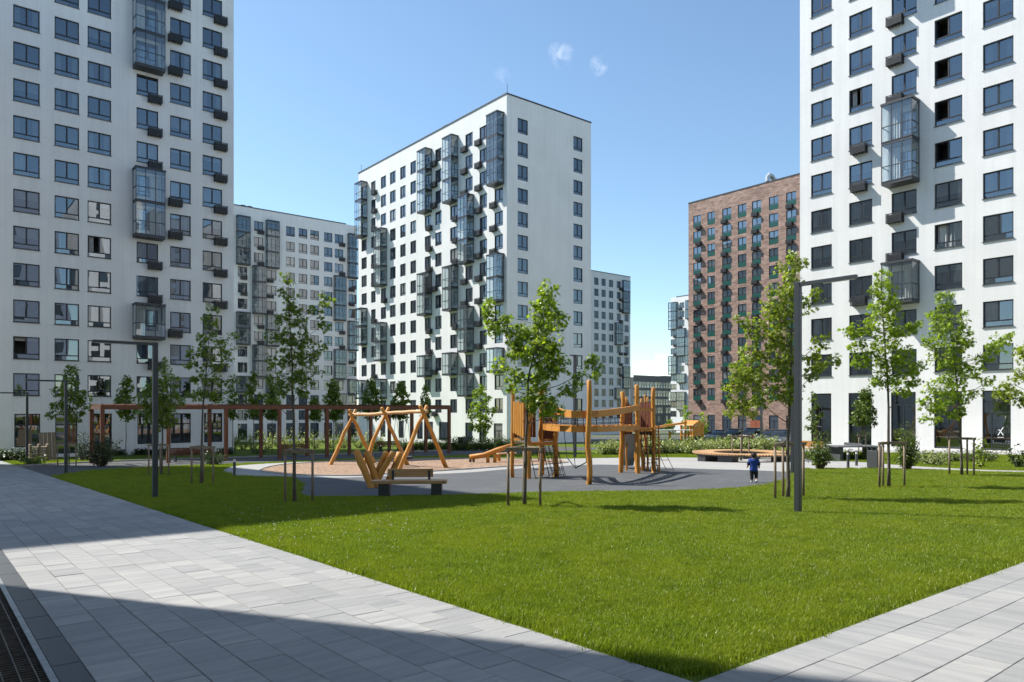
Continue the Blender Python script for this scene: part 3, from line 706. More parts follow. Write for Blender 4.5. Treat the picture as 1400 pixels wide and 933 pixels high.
for pts, nm in ((pit_s, 'pit_edging'),):
    m = MB()
    for p, q in zip(pts, pts[1:]+pts[:1]):
        m.bar((p[0], p[1], zg(*p)+.0), (q[0], q[1], zg(*q)+.0), .07, .12)
    structure(m.build(nm, M['kerb']))
# parking behind the far hedge
sheet('parking_asphalt', abp([(62, 2), (110, 2), (110, 100), (76, 100), (76, 64), (62, 64)]), M['asphalt'], .006)
sheet('reflected_paving', abp([(-2.7, -29.9), (60, -29.9), (60, -8.5), (-2.7, -8.5)]), M['concrete'], .003)  # unseen, added so the low windows reflect pale ground instead of soil
sheet('entrance_apron', abp([(50.8, 2), (55.98, 2), (55.98, 30), (50.8, 30)]), M['concrete'], .007)

# --- paved paths: every near slab its own piece
def paver_mat(name, along):
    t = NT(name); p = t.pos()
    rnd = t.math('FRACT', t.math('ADD', t.rand_obj(), t.rand_isl()))
    wn_ = t.new('ShaderNodeTexWhiteNoise', _noise_dimensions='1D'); t.l.new(rnd, wn_.inputs['W'])
    off = t.new('ShaderNodeVectorMath', _operation='SCALE'); t.l.new(wn_.outputs['Color'], off.inputs[0]); off.inputs['Scale'].default_value = 40
    ad = t.new('ShaderNodeVectorMath', _operation='ADD'); t.l.new(p, ad.inputs[0]); t.l.new(off.outputs[0], ad.inputs[1])
    mp = t.new('ShaderNodeMapping', _vector_type='POINT'); t.l.new(ad.outputs[0], mp.inputs[0])
    # streaks run across the course
    rot = -TH if along == 'B' else -(TH+math.pi/2)
    mp.inputs['Rotation'].default_value = (0, 0, rot); mp.inputs['Scale'].default_value = (1, 1, 1)
    mp2 = t.new('ShaderNodeMapping'); t.l.new(mp.outputs[0], mp2.inputs[0]); mp2.inputs['Scale'].default_value = (.9, 9, 1)
    st_ = t.noise(1.0, 5, .62, mp2.outputs[0], .4)
    wr = t.new('ShaderNodeSeparateColor'); t.l.new(wn_.outputs['Color'], wr.inputs[0])
    f = t.math('ADD', t.mapr(st_, .2, .8, .1, .9), t.mapr(wr.outputs[1], 0, 1, -.2, .2))
    c = t.ramp(f, [(0, (.20, .202, .206)), (.45, (.27, .271, .270)), (.75, (.33, .326, .316)), (1, (.39, .38, .36))])
    fine = t.noise(160, 3, .7, p); c = t.mix(t.mapr(fine, .3, .7, 0, .25), c, (.22, .22, .22))
    big = t.math('MULTIPLY', t.mapr(t.noise(.35, 4, .6, p), .3, .7, .88, 1.05), t.mapr(t.noise(2.6, 5, .7, p), .62, .78, 1.0, .80)); c = t.mix(1, c, big, 'MULTIPLY')
    t.P(Base__Color=c, Roughness=.78); t.b.inputs['Specular IOR Level'].default_value = .3; t.bump(fine, .15, .004); return t.m
M['paver_b'] = paver_mat('paver_streaked', 'B'); M['paver_a'] = paver_mat('paver_streaked_cross', 'A')
t = NT('joint_sand'); M['joint'] = t.m; t.P(Base__Color=(.10, .097, .09, 1), Roughness=.95)
def paver_mesh(L, W, mat):
    key = ('pav', L, W, mat.name)
    if key not in _wc:
        g, c, h = .0028, .0035, .045; m = MB(); x, y = L/2-g, W/2-g
        top = [(-x+c, -y+c, 0), (x-c, -y+c, 0), (x-c, y-c, 0), (-x+c, y-c, 0)]; rim = [(-x, -y, -c), (x, -y, -c), (x, y, -c), (-x, y, -c)]; bot = [(a, b, -h) for a, b, _ in rim]
        m.v = top+rim+bot; m.f = [(0,1,2,3)] + [(4+i, 4+(i+1)%4, (i+1)%4, i) for i in range(4)] + [(8+i, 8+(i+1)%4, 4+(i+1)%4, 4+i) for i in range(4)]
        _wc[key] = m.mesh('paver', mat)
    return _wc[key]
def pave(name, along, c0, nc, s0, s1, W, mat, bed, visible, label):
    path = sheet(name, abp(bed), M['joint'], -.004, label=label)
    lst = []; step = 1 if along == 'B' else -1
    for i in range(nc):
        c = c0 + step*(i+.5)*W; s = s0 - random.uniform(0, .6)
        while s < s1:
            L = random.choice((.40, .60, .60, .60, .80)); lst.append((c, s+L/2, L)); s += L
    def key(it):
        a, b = (it[0], it[1]) if along == 'B' else (it[1], it[0]); x, y = ab2xy(a, b)
        v = visible(x, y); return (0 if v else 1, x*x+y*y)
    lst.sort(key=key); rest = MB()
    for k, (c, s, L) in enumerate(lst):
        a, b = (c, s) if along == 'B' else (s, c); x, y = ab2xy(a, b)
        d = Vector((Bx, By, 0)) if along == 'B' else Vector((Ax, Ay, 0))
        e = Vector((d.x, d.y, zg(x+d.x, y+d.y)-zg(x, y))).normalized(); pz = Vector((-d.y, d.x, 0)); pe = Vector((pz.x, pz.y, zg(x+pz.x, y+pz.y)-zg(x, y))).normalized(); nn = e.cross(pe)
        rz = Matrix.Rotation(random.gauss(0, .0022), 4, 'Z') @ Matrix.Rotation(random.gauss(0, .0022), 4, 'X') @ Matrix.Rotation(random.gauss(0, .0018), 4, 'Y')
        Mx = Matrix(((e.x, pe.x, nn.x, x), (e.y, pe.y, nn.y, y), (e.z, pe.z, nn.z, zg(x, y)+.016+random.gauss(0, .0012)), (0, 0, 0, 1))) @ rz
        me = paver_mesh(L, W, mat)
        if k < 290:
            o = obj('paver', me, path); o.matrix_local = Mx
        else:
            n = len(rest.v); rest.v += [tuple(Mx @ v.co) for v in me.vertices]; rest.f += [tuple(n+i for i in p.vertices) for p in me.polygons]
    rest.build('paver_field', mat, path, kind='stuff'); return path
def vis(x, y):
    if y < 1: return False
    px = 700+x/y*1000; py = 560+(EYE-zg(x, y))/y*1000; return -40 < px < 1440 and py < 990
left_path = pave('paved_path', 'B', 1.05, 10, -9, 66, .345, M['paver_b'], [(1.05, -9), (4.5, -9), (4.5, 66), (1.05, 66)], vis, 'pale streaked slab path running from the grating past the lawn towards the left tower')
right_path = pave('paved_path', 'A', 3.38, 34, 4.5, 46, .345, M['paver_a'], [(4.5, -8.4), (46, -8.4), (46, 3.4), (4.5, 3.4)], vis, 'pale streaked slab path along the right edge of the lawn')
# --- light well: granite edge slabs, steel angle and grating over a dark pit
lw = thing('light_well', 'dark steel grating over a light well edged with black granite slabs beside the path', 'light well', (*ab2xy(.4, 10), zab(.4, 10)), TH)
t = NT('black_granite'); p = t.obj_co(); n = t.noise(90, 3, .7, p); t.P(Base__Color=t.mix(t.mapr(n, .35, .7, 0, 1), (.012, .014, .017), (.045, .05, .056)), Roughness=.5); M['granite'] = t.m
M['grate'] = plain('rusty_grating', (.085, .07, .055), .6, .5, .4, 8)
M['steel'] = plain('galvanised_steel', (.22, .23, .24), .45, .75, .3, 8)
def lz(a, b): return zab(a, b) - zab(.4, 10)
for i in range(28):
    b0 = 2.0 + i*1.0; mm = MB(); a0, a1 = .83, 1.045
    mm.v = [(a-.4, b-10, lz(a, b)+z) for z in (-.3, .024) for a, b in ((a0, b0+.004), (a1, b0+.004), (a1, b0+.996), (a0, b0+.996))]; mm.f = [(3,2,1,0),(4,5,6,7),(0,1,5,4),(1,2,6,5),(2,3,7,6),(3,0,4,7)]
    bevel(mm.build('edge_slab', M['granite'], lw), .006, 1)
g = MB()
def lbar(a0, b0, a1, b1, wd, ht, dz): g.bar((a0-.4, b0-10, lz(a0, b0)+dz), (a1-.4, b1-10, lz(a1, b1)+dz), wd, ht)
lbar(.80, 2, .80, 30, .05, .03, .018); lbar(-.25, 2, -.25, 30, .05, .03, .018)
g.build('angle_frame', M['steel'], lw)
g = MB()
for i in range(9): lbar(-.16+i*.11, 2, -.16+i*.11, 30, .010, .03, 0)
for i in range(370): lbar(-.22, 2.02+i*.075, .77, 2.02+i*.075, .010, .022, .003)
g.build('grating', M['grate'], lw, kind='stuff')
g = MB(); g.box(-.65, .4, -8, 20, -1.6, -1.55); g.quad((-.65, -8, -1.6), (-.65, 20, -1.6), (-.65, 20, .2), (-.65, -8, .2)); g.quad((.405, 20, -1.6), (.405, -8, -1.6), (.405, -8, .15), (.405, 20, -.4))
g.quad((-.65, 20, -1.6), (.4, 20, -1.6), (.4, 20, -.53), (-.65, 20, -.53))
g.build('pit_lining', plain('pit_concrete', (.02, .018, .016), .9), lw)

# ---------------------------------------------------------------- grass blades
def inside(P, poly):
    x, y = P[:, 0], P[:, 1]; c = np.zeros(len(P), bool); n = len(poly)
    for i in range(n):
        x1, y1 = poly[i]; x2, y2 = poly[(i+1) % n]
        if y1 == y2: continue
        c ^= ((y1 > y) != (y2 > y)) & (x < (x2-x1)*(y-y1)/(y2-y1)+x1)
    return c
t = NT('grass_blade'); p = t.pos()
r = t.math('FRACT', t.math('ADD', t.rand_obj(), t.rand_isl()))
c = t.ramp(r, [(0, (.05, .09, .006)), (.35, (.15, .225, .012)), (.7, (.225, .30, .02)), (.9, (.29, .35, .05)), (1, (.40, .40, .15))])
n = t.noise(.55, 4, .6, p); c = t.mix(t.mapr(n, .36, .62, 0, .75), c, (.235, .275, .022)); c = t.mix(t.mapr(t.noise(2.6, 4, .65, p), .48, .7, 0, .5), c, (.07, .125, .008))
t.P(Base__Color=c, Roughness=.36); t.b.inputs['Specular IOR Level'].default_value = .25
tl = t.new('ShaderNodeBsdfTranslucent'); t.l.new(t.mix(1, c, (1.5, 1.6, .8), 'MULTIPLY'), tl.inputs[0])
mx = t.new('ShaderNodeMixShader'); mx.inputs[0].default_value = .35; t.l.new(t.b.outputs[0], mx.inputs[1]); t.l.new(tl.outputs[0], mx.inputs[2]); t.l.new(mx.outputs[0], t.out.inputs[0]); M['blade'] = t.m
tufts = bpy.data.collections.new('grass_tufts')
for k in range(5):
    V = []; F = []; nb = 66
    for i in range(nb):
        x, y = rng.normal(0, .07, 2); h = rng.uniform(.028, .066) * (1.25 if k == 4 else 1); an = rng.uniform(0, 6.28); ln = rng.uniform(.1, .8)*h; w_ = rng.uniform(.002, .0042); wa = rng.uniform(0, 6.28)
        dx, dy = math.cos(an)*ln, math.sin(an)*ln; wx, wy = math.cos(wa)*w_, math.sin(wa)*w_; n0 = len(V)
        V += [(x-wx, y-wy, -.005), (x+wx, y+wy, -.005), (x+wx*.8+dx*.35, y+wy*.8+dy*.35, h*.6), (x-wx*.8+dx*.35, y-wy*.8+dy*.35, h*.6), (x+dx, y+dy, h)]
        F += [(n0, n0+1, n0+2, n0+3), (n0+3, n0+2, n0+4)]
    me = bpy.data.meshes.new('grass_tuft'); me.from_pydata(V, [], F); me.materials.append(M['blade']); tufts.objects.link(bpy.data.objects.new('grass_tuft', me))
def scatter(n, y0, y1):
    P = []
    u = rng.uniform(-.78, .78, n*3); y = np.sqrt(rng.uniform(y0**2, y1**2, n*3)); P = np.stack([u*y, y], 1)
    a = P[:, 0]*Ax + P[:, 1]*Ay; b = P[:, 0]*Bx + P[:, 1]*By
    ok = (a > 4.64) & (b > 3.54) & (a < 50.5) & (b < 66)
    for poly in (smooth(plaza, 3), rub_s, road_xy): ok &= ~inside(P, poly)
    return P[ok]
P = np.concatenate([scatter(24000, 4.5, 11), scatter(34000, 11, 19), scatter(26000, 19, 31), scatter(12000, 31, 52)])
Z = np.array([zg(x, y) for x, y in P]); me = bpy.data.meshes.new('grass'); me.vertices.add(len(P)); me.vertices.foreach_set('co', np.column_stack([P, Z]).astype(np.float32).ravel()); me.update()
me.materials.append(M['blade'])
go = obj('grass', me); go['kind'] = 'stuff'; go['label'] = 'short bright green lawn grass with scattered paler blades'
ng = bpy.data.node_groups.new('grass_scatter', 'GeometryNodeTree'); ng.interface.new_socket('Geometry', in_out='INPUT', socket_type='NodeSocketGeometry'); ng.interface.new_socket('Geometry', in_out='OUTPUT', socket_type='NodeSocketGeometry')
N, L = ng.nodes, ng.links
gi, gout = N.new('NodeGroupInput'), N.new('NodeGroupOutput'); iop = N.new('GeometryNodeInstanceOnPoints'); ci = N.new('GeometryNodeCollectionInfo'); ci.inputs[0].default_value = tufts; ci.inputs['Separate Children'].default_value = True; ci.inputs['Reset Children'].default_value = True
m2p = N.new('GeometryNodeMeshToPoints'); L.new(gi.outputs[0], m2p.inputs[0])
L.new(m2p.outputs[0], iop.inputs['Points']); L.new(ci.outputs[0], iop.inputs['Instance']); iop.inputs['Pick Instance'].default_value = True
rv = N.new('FunctionNodeRandomValue'); rv.data_type = 'FLOAT_VECTOR'; rv.inputs[0].default_value = (-.12, -.12, 0); rv.inputs[1].default_value = (.12, .12, 6.28); L.new(rv.outputs[0], iop.inputs['Rotation'])
rs = N.new('FunctionNodeRandomValue'); rs.data_type = 'FLOAT'; rs.inputs[2].default_value = .65; rs.inputs[3].default_value = 1.25; rs.inputs['Seed'].default_value = 3; L.new(rs.outputs[1], iop.inputs['Scale'])
L.new(iop.outputs[0], gout.inputs[0])
md = go.modifiers.new('grass_scatter', 'NODES'); md.node_group = ng

# white clover heads in the shaded lawn corner
cm = MB()
for i in range(170):
    px, py = random.uniform(290, 560), random.uniform(690, 745); x, y = gp(px, py); a, b = xy2ab(x, y)
    if a < 4.7: continue
    z = zg(x, y)+random.uniform(.05, .09); s_ = random.uniform(.008, .014); n0 = len(cm.v)
    cm.v += [(x+s_, y, z), (x, y+s_, z), (x-s_, y, z), (x, y-s_, z), (x, y, z+s_), (x, y, z-s_)]; cm.f += [tuple(n0+i for i in f) for f in ((0,1,4),(1,2,4),(2,3,4),(3,0,4),(1,0,5),(2,1,5),(3,2,5),(0,3,5))]
t = NT('clover_white'); t.P(Base__Color=(.7, .68, .62, 1), Roughness=.8); o = cm.build('clover_flowers', t.m, kind='stuff'); o['label'] = 'tiny white clover heads scattered in the shaded grass'

# ---------------------------------------------------------------- trees and shrubs
def leaf_mat(name, stops, trans=.4, sheen=.4):
    t = NT(name); r = t.rand_isl(); c = t.ramp(r, stops)
    t.P(Base__Color=c, Roughness=.4); t.b.inputs['Specular IOR Level'].default_value = sheen+.1
    tl = t.new('ShaderNodeBsdfTranslucent'); t.l.new(t.mix(1, c, (1.7, 1.75, .7), 'MULTIPLY'), tl.inputs[0])
    mx = t.new('ShaderNodeMixShader'); mx.inputs[0].default_value = trans; t.l.new(t.b.outputs[0], mx.inputs[1]); t.l.new(tl.outputs[0], mx.inputs[2]); t.l.new(mx.outputs[0], t.out.inputs[0]); return t.m
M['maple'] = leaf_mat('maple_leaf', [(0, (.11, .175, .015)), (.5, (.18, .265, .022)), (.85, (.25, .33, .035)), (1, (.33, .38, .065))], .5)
M['maple_shaded'] = leaf_mat('maple_leaf_shaded', [(0, (.08, .125, .016)), (.6, (.13, .19, .023)), (1, (.20, .255, .035))], .48)  # maple leaf again, with shade put into its colour
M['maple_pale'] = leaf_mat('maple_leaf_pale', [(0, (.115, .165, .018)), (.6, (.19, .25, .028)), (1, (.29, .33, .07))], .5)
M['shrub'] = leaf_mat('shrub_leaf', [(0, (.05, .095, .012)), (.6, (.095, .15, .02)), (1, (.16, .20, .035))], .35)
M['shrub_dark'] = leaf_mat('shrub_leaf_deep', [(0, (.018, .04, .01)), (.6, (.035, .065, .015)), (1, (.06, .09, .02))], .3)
M['variegated'] = leaf_mat('variegated_leaf', [(0, (.12, .17, .05)), (.5, (.25, .30, .12)), (.8, (.42, .45, .24)), (1, (.55, .55, .38))], .4)
t = NT('bark'); p = t.obj_co(); n = t.noise(6, 5, .65, t.scaled(p, 3, 3, .7)); n2 = t.noise(1.3, 3, .6, p)
t.P(Base__Color=t.mix(t.mapr(n, .3, .7, 0, 1), (.055, .045, .036), (.17, .145, .115)), Roughness=.95); t.bump(n, .6, .01); M['bark'] = t.m
an = np.radians([0, 16, 38, 60, 92, 128, 180, 232, 268, 300, 322, 344]); rd = np.array([1, .42, .86, .38, .62, .3, .18, .3, .62, .38, .86, .42])
MAPLE_V = np.vstack([[0, .12, .03]] + [[rr*math.sin(a)*1.05, rr*math.cos(a), -.22*rr*rr] for a, rr in zip(an, rd)])
MAPLE_F = np.array([[0, 1+(i+1) % 12, 1+i] for i in range(12)])
OVAL_V = np.array([[0, -.9, -.1], [.5, 0, .1], [0, 1, -.2], [-.5, 0, .1], [0, 0, -.06]]); OVAL_F = np.array([[0, 1, 4], [1, 2, 4], [2, 3, 4], [3, 0, 4]])
SIMPLE_V = np.array([[0, -.95, 0], [.62, -.1, .12], [0, 1, -.2], [-.62, -.1, .12]]); SIMPLE_F = np.array([[0, 1, 3], [1, 2, 3]])
def leaves(C, out, size, tmpl, up=.55, rnd=.6):
    """C (n,3) centres, out (n,3) outward directions, size (n)"""
    V0, F0 = tmpl; n = len(C)
    nz = out*.55 + np.array([0, 0, up]) + rng.normal(0, rnd, (n, 3)); nz /= np.linalg.norm(nz, axis=1, keepdims=True)
    ax = out + np.array([0, 0, -.35]) + rng.normal(0, .5, (n, 3)); ax -= nz*(ax*nz).sum(1, keepdims=True); ax /= np.linalg.norm(ax, axis=1, keepdims=True)
    sx = np.cross(ax, nz)
    V = C[:, None, :] + size[:, None, None]*(V0[None, :, 0:1]*sx[:, None, :] + V0[None, :, 1:2]*ax[:, None, :] + V0[None, :, 2:3]*nz[:, None, :])
    F = F0[None] + (np.arange(n)*len(V0))[:, None, None]
    return V.reshape(-1, 3), F.reshape(-1, 3)
MAPLE, OVAL, SIMPLE = (MAPLE_V, MAPLE_F), (OVAL_V, OVAL_F), (SIMPLE_V, SIMPLE_F)
def make_tree(name, label, base, trunk, blobs, mat, size=.105, tmpl=MAPLE, r0=.05, cover=1.0, group=None, per=7, cat='tree'):
    """base: world point; trunk: points relative to base; blobs: (centre rel., (rx, ry, rz))"""
    root = thing(name, label, cat, base, 0, group)
    T = [Vector(p) for p in trunk]; n = len(T); tm = MB()
    fine = []
    for i in range(n-1):
        for k in range(4):
            s = k/4; fine.append(T[i].lerp(T[i+1], s) + Vector((random.gauss(0, .008), random.gauss(0, .008), 0))*(0 if i+k == 0 else 1))
    fine.append(T[-1]); top = T[-1].z
    rad = [r0*(1.25 if i == 0 else 1)*max(.12, 1-.9*max(0, p.z/top)**1.1) for i, p in enumerate(fine)]
    tm.tube(fine, rad, 8)
    Cs, Os, Ss = [], [], []
    for c, r in blobs:
        c = Vector(c); r = np.array(r)
        zt = max(.25*top, min(top*.97, c.z - .35*math.hypot(c.x, c.y) - .15))
        k = min(range(len(fine)), key=lambda i: abs(fine[i].z-zt)); s = fine[k]
        mid = s.lerp(c, .5) + Vector((0, 0, -.06*(c-s).length)) + Vector((random.gauss(0, .03), random.gauss(0, .03), 0))
        rb = min(rad[k]*.55, .008+.007*(c-s).length); tm.tube([s, mid, c], [rb, rb*.7, rb*.4], 5, False)
        area = math.pi*r[0]*r[2]; leafA = size*size*1.15
        nl = max(6, int(cover*4.7*area/leafA)); nt = max(2, nl//per)
        for q in range(nt):
            d = rng.normal(0, 1, 3); d /= np.linalg.norm(d); rr = rng.uniform(.25, 1)**.55
            tw = np.array(c) + d*r*rr
            tm.tube([c + Vector((Vector(tw)-c)*.15), Vector(tw)], [rb*.35, .0025], 3, False)
            m = per; off = rng.normal(0, 1, (m, 3)); off /= np.linalg.norm(off, axis=1, keepdims=True)
            Cs.append(tw + off*rng.uniform(.3, 1, (m, 1))*size*1.35); o = off*.7 + d*.6; Os.append(o/np.linalg.norm(o, axis=1, keepdims=True)); Ss.append(size*rng.uniform(.6, 1.12, m))
    tm.build('trunk', M['bark'], root, True)
    V, F = leaves(np.concatenate(Cs), np.concatenate(Os), np.concatenate(Ss), tmpl)
    o = obj('crown', fast_mesh('crown', V, F, mat), root, kind='stuff'); return root
def px_tree(name, label, bpx, Y, trunk_px, blobs_px, mat, **kw):
    x = (bpx[0]-700)/1000*Y; base = Vector((x, Y, zg(x, Y)))
    tr = [Vector((0, 0, -.05))] + [at(px, py, Y)-base for px, py in trunk_px]
    bl = []
    for (px, py, rx, ry) in blobs_px:
        c = at(px, py, Y)-base; s = Y/1000; dep = random.uniform(-.9, .9)*min(.9, .12*top_half(blobs_px)*s); c.y += dep
        bl.append((c, (rx*s*1.08, rx*s*1.15, ry*s*1.08)))
    return make_tree(name, label, base, tr, bl, mat, **kw)
def top_half(b): return max(q[0] for q in b)-min(q[0] for q in b)
def gen_blobs(h, z0, hw, n, shape=1.0):
    out = []
    for i in range(n):
        f = (i+.5)/n; z = z0+(h-z0)*f; R_ = hw*(math.sin(math.pi*min(1, .18+f*.82))**.8)*shape; a = i*2.4+random.uniform(-.5, .5); rr = R_*random.uniform(.25, .85)
        s = hw*random.uniform(.42, .62)*(1.1-.5*f); out.append(((rr*math.cos(a), rr*math.sin(a), z), (s, s, s*.75)))
    return out
G = 'young maples staked in the lawn'
T1 = [(751,400,14,15),(745,418,17,14),(743,432,20,15),(760,442,18,14),(669,420,11,15),(677,443,14,17),(692,446,12,13),(709,458,20,16),(733,455,20,16),(726,480,28,20),(746,481,20,18),(702,480,16,15),(764,500,14,14),(743,506,22,14),(685,503,11,7),(703,514,14,9),(736,522,24,12),(727,547,15,18),(743,553,20,16),(758,562,11,12),(775,535,13,10),(791,518,11,8),(812,502,11,17),(755,470,14,12),(700,528,10,8)]
px_tree('maple_tree', 'bright green young maple with a forked crown before the climbing tower', (717, 694), 17.9, [(719,600),(722,520),(734,460),(748,400)], T1, M['maple'], size=.094, r0=.045, group=G, cover=1.45)
T2 = [(1086,343,6,7),(1081,362,15,13),(1097,357,8,6),(1081,382,12,12),(1062,404,18,13),(1081,406,14,14),(1051,424,18,15),(1015,438,10,8),(1032,448,16,13),(1062,436,19,15),(1080,430,13,17),(1121,402,10,9),(1108,416,12,9),(1054,463,22,15),(1076,463,18,16),(1121,468,10,11),(1032,483,14,16),(1057,488,19,15),(1081,490,16,15),(1108,488,12,11),(1138,493,11,7),(1123,499,13,8),(1015,513,14,11),(1037,512,19,13),(1069,517,21,13),(1108,512,12,11),(1059,537,20,12),(1079,538,14,13),(1042,550,15,9)]
px_tree('maple_tree', 'tall leafy young maple right behind the grey lamp post at the right', (1077, 683), 19.0, [(1078,600),(1080,520),(1084,430),(1086,348)], T2, M['maple_pale'], size=.092, r0=.055, group=G, cover=1.15)
T3 = [(1202,381,9,11),(1205,398,17,13),(1205,415,21,13),(1209,432,23,13),(1160,453,13,7),(1178,451,14,9),(1205,453,22,13),(1250,446,11,7),(1236,453,15,9),(1178,473,13,9),(1209,477,22,13),(1236,480,14,9),(1181,494,15,11),(1209,497,20,13),(1233,501,18,13),(1257,501,11,9),(1202,521,16,11),(1236,521,20,11),(1239,533,14,8)]
px_tree('maple_tree', 'maple with a spreading crown between three stakes left of the leaning maple', (1215, 667), 22.2, [(1215,560),(1210,470),(1203,378)], T3, M['maple'], size=.095, r0=.05, group=G, cover=1.2)
T4 = [(1291,411,11,13),(1291,429,17,11),(1318,439,9,13),(1287,449,17,11),(1311,459,15,11),(1277,466,12,11),(1301,470,20,13),(1322,470,8,8),(1291,490,19,13),(1311,497,14,11),(1377,463,13,9),(1363,477,13,9),(1349,490,13,9),(1335,507,15,9),(1356,521,13,6),(1305,518,21,13),(1284,531,21,13),(1311,545,18,11),(1277,552,16,13),(1301,562,18,11),(1274,573,12,7),(1332,538,10,5)]
px_tree('maple_tree', 'leaning maple with one long limb reaching towards the X sign door', (1315, 651), 26.8, [(1313,575),(1306,500),(1293,410)], T4, M['maple'], size=.10, r0=.05, group=G, cover=1.2)
T5 = [(1394,514,14,11),(1387,525,14,8),(1375,538,14,9),(1394,545,14,9),(1418,480,24,20),(1425,510,26,20),(1430,440,20,22),(1420,545,20,14)]
px_tree('maple_tree', 'maple cut by the right edge of the view, its leaves beside the X sign door', (1425, 662), 24.0, [(1425,580),(1425,500),(1428,425)], T5, M['maple_pale'], size=.105, r0=.05, group=G)
T6 = [(394,381,8,8),(385,403,15,6),(398,417,12,13),(379,432,9,8),(397,432,13,11),(412,441,9,8),(446,408,9,7),(443,420,7,8),(427,423,8,6),(440,444,8,11),(445,468,6,5),(376,462,10,11),(394,459,15,11),(415,462,12,11),(400,477,20,13),(430,480,11,11),(367,495,9,9),(388,495,15,11),(412,492,15,11),(397,516,18,11),(418,516,14,11),(373,522,10,9),(439,507,6,4),(391,534,15,9),(415,534,12,9),(370,545,9,7)]
px_tree('maple_tree', 'tall open shaded maple rising above the pergola left of the log bench', (403, 688), 19.5, [(402,600),(399,500),(394,388)], T6, M['maple_shaded'], size=.098, r0=.05, group=G)
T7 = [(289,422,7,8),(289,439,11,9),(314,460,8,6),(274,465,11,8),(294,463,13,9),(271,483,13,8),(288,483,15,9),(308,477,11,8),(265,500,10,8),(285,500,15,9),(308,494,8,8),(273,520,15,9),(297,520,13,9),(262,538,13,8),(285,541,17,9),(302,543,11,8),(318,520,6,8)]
px_tree('maple_tree', 'slim shaded maple in a three stake frame by the left tower corner', (275, 663), 26.6, [(277,560),(285,470),(289,424)], T7, M['maple_shaded'], size=.105, r0=.05, group=G)
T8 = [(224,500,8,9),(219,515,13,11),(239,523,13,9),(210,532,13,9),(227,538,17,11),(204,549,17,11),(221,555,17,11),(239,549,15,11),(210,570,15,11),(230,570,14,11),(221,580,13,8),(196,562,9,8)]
px_tree('maple_tree', 'dense dark maple right behind the left lamp post', (221, 650), 32.8, [(222,600),(223,540),(224,500)], T8, M['maple_shaded'], size=.115, r0=.05, group=G, cover=1.2)
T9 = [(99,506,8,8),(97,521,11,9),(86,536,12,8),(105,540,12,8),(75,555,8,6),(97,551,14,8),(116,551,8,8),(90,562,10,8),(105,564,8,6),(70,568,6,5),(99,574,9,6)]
px_tree('maple_tree', 'shaded maple beside the far lamp post in front of the left tower door', (91, 637), 42.4, [(92,590),(97,540),(99,508)], T9, M['maple_shaded'], size=.12, r0=.05, group=G, tmpl=OVAL)
T10 = [(1016,484,7,9),(1004,500,9,8),(1022,500,10,9),(1010,517,13,9),(1028,516,10,9),(998,530,12,9),(1020,533,14,9),(1036,534,8,8),(1004,548,14,9),(1026,550,14,9),(1014,562,12,8),(1000,566,9,6),(1030,566,9,6)]
px_tree('maple_tree', 'pale green maple growing through the round slatted bench', (1013, 630), 40.5, [(1015,590),(1018,530),(1017,488)], T10, M['maple_pale'], size=.125, r0=.05, group=G, tmpl=OVAL)
# small trees in front of the sunlit face and the hedge
def small_tree(label, px, Y, py_top, hwpx, mat, py_low=None, n=14, group=None, size=.13, name='young_tree', tmpl=OVAL, cover=1.0, r0=.04):
    x = (px-700)/1000*Y; base = Vector((x, Y, zg(x, Y))); h = at(px, py_top, Y).z-base.z; z0 = (at(px, py_low, Y).z-base.z) if py_low else h*.4
    return make_tree(name, label, base, [(0, 0, -.05), (.03, 0, h*.35), (-.03, .02, h*.7), (0, 0, h*.97)], gen_blobs(h, z0, hwpx*Y/1000, n), mat, size=size, tmpl=tmpl, r0=r0, cover=cover, group=group, per=6)
small_tree('round green young tree before the sunlit block left of the climbing tower', 657, 66, 528, 19, M['maple'], 590, 12, size=.17)
small_tree('small green tree left of the distant orange play house', 938, 66, 553, 9, M['maple'], 592, 12, size=.15)
small_tree('small green tree right of the distant orange play house', 962, 66, 566, 10, M['maple'], 592, 10, size=.15)
small_tree('low bushy tree under the dark office block', 915, 72, 574, 9, M['maple_shaded'], 590, 8, size=.15)
small_tree('tidy oval young tree before the second ground window of the right tower', 1183, 40, 534, 19, M['shrub'], 580, 16, size=.10, cover=1.3)
small_tree('slender leafy young tree at the left corner of the right tower', 1112, 42, 538, 11, M['shrub'], 592, 12, size=.1)
GR = 'dark young trees behind the pergola'
for px, Y, pt, hw, lab in ((172, 58, 516, 14, 'thin dark tree behind the left end of the pergola'), (346, 60, 508, 12, 'dark tree behind the pergola just right of the left tower corner'), (372, 64, 528, 12, 'dark tree behind the pergola left of the tall open maple'), (456, 60, 522, 15, 'dark tree behind the pergola over the left swing leg'),
                           (508, 62, 520, 16, 'dark tree behind the pergola above the first bay of the swing'), (548, 64, 522, 14, 'dark tree behind the pergola above the second bay of the swing'), (582, 66, 528, 9, 'slim dark tree behind the pergola by the right swing leg'), (430, 70, 545, 10, 'low dark tree behind the pergola between two red posts'), (318, 62, 520, 9, 'slight dark tree in front of the left tower corner')):
    small_tree(lab, px, Y, pt, hw, M['maple_shaded'], 572, 18, GR, size=.17, cover=1.4)
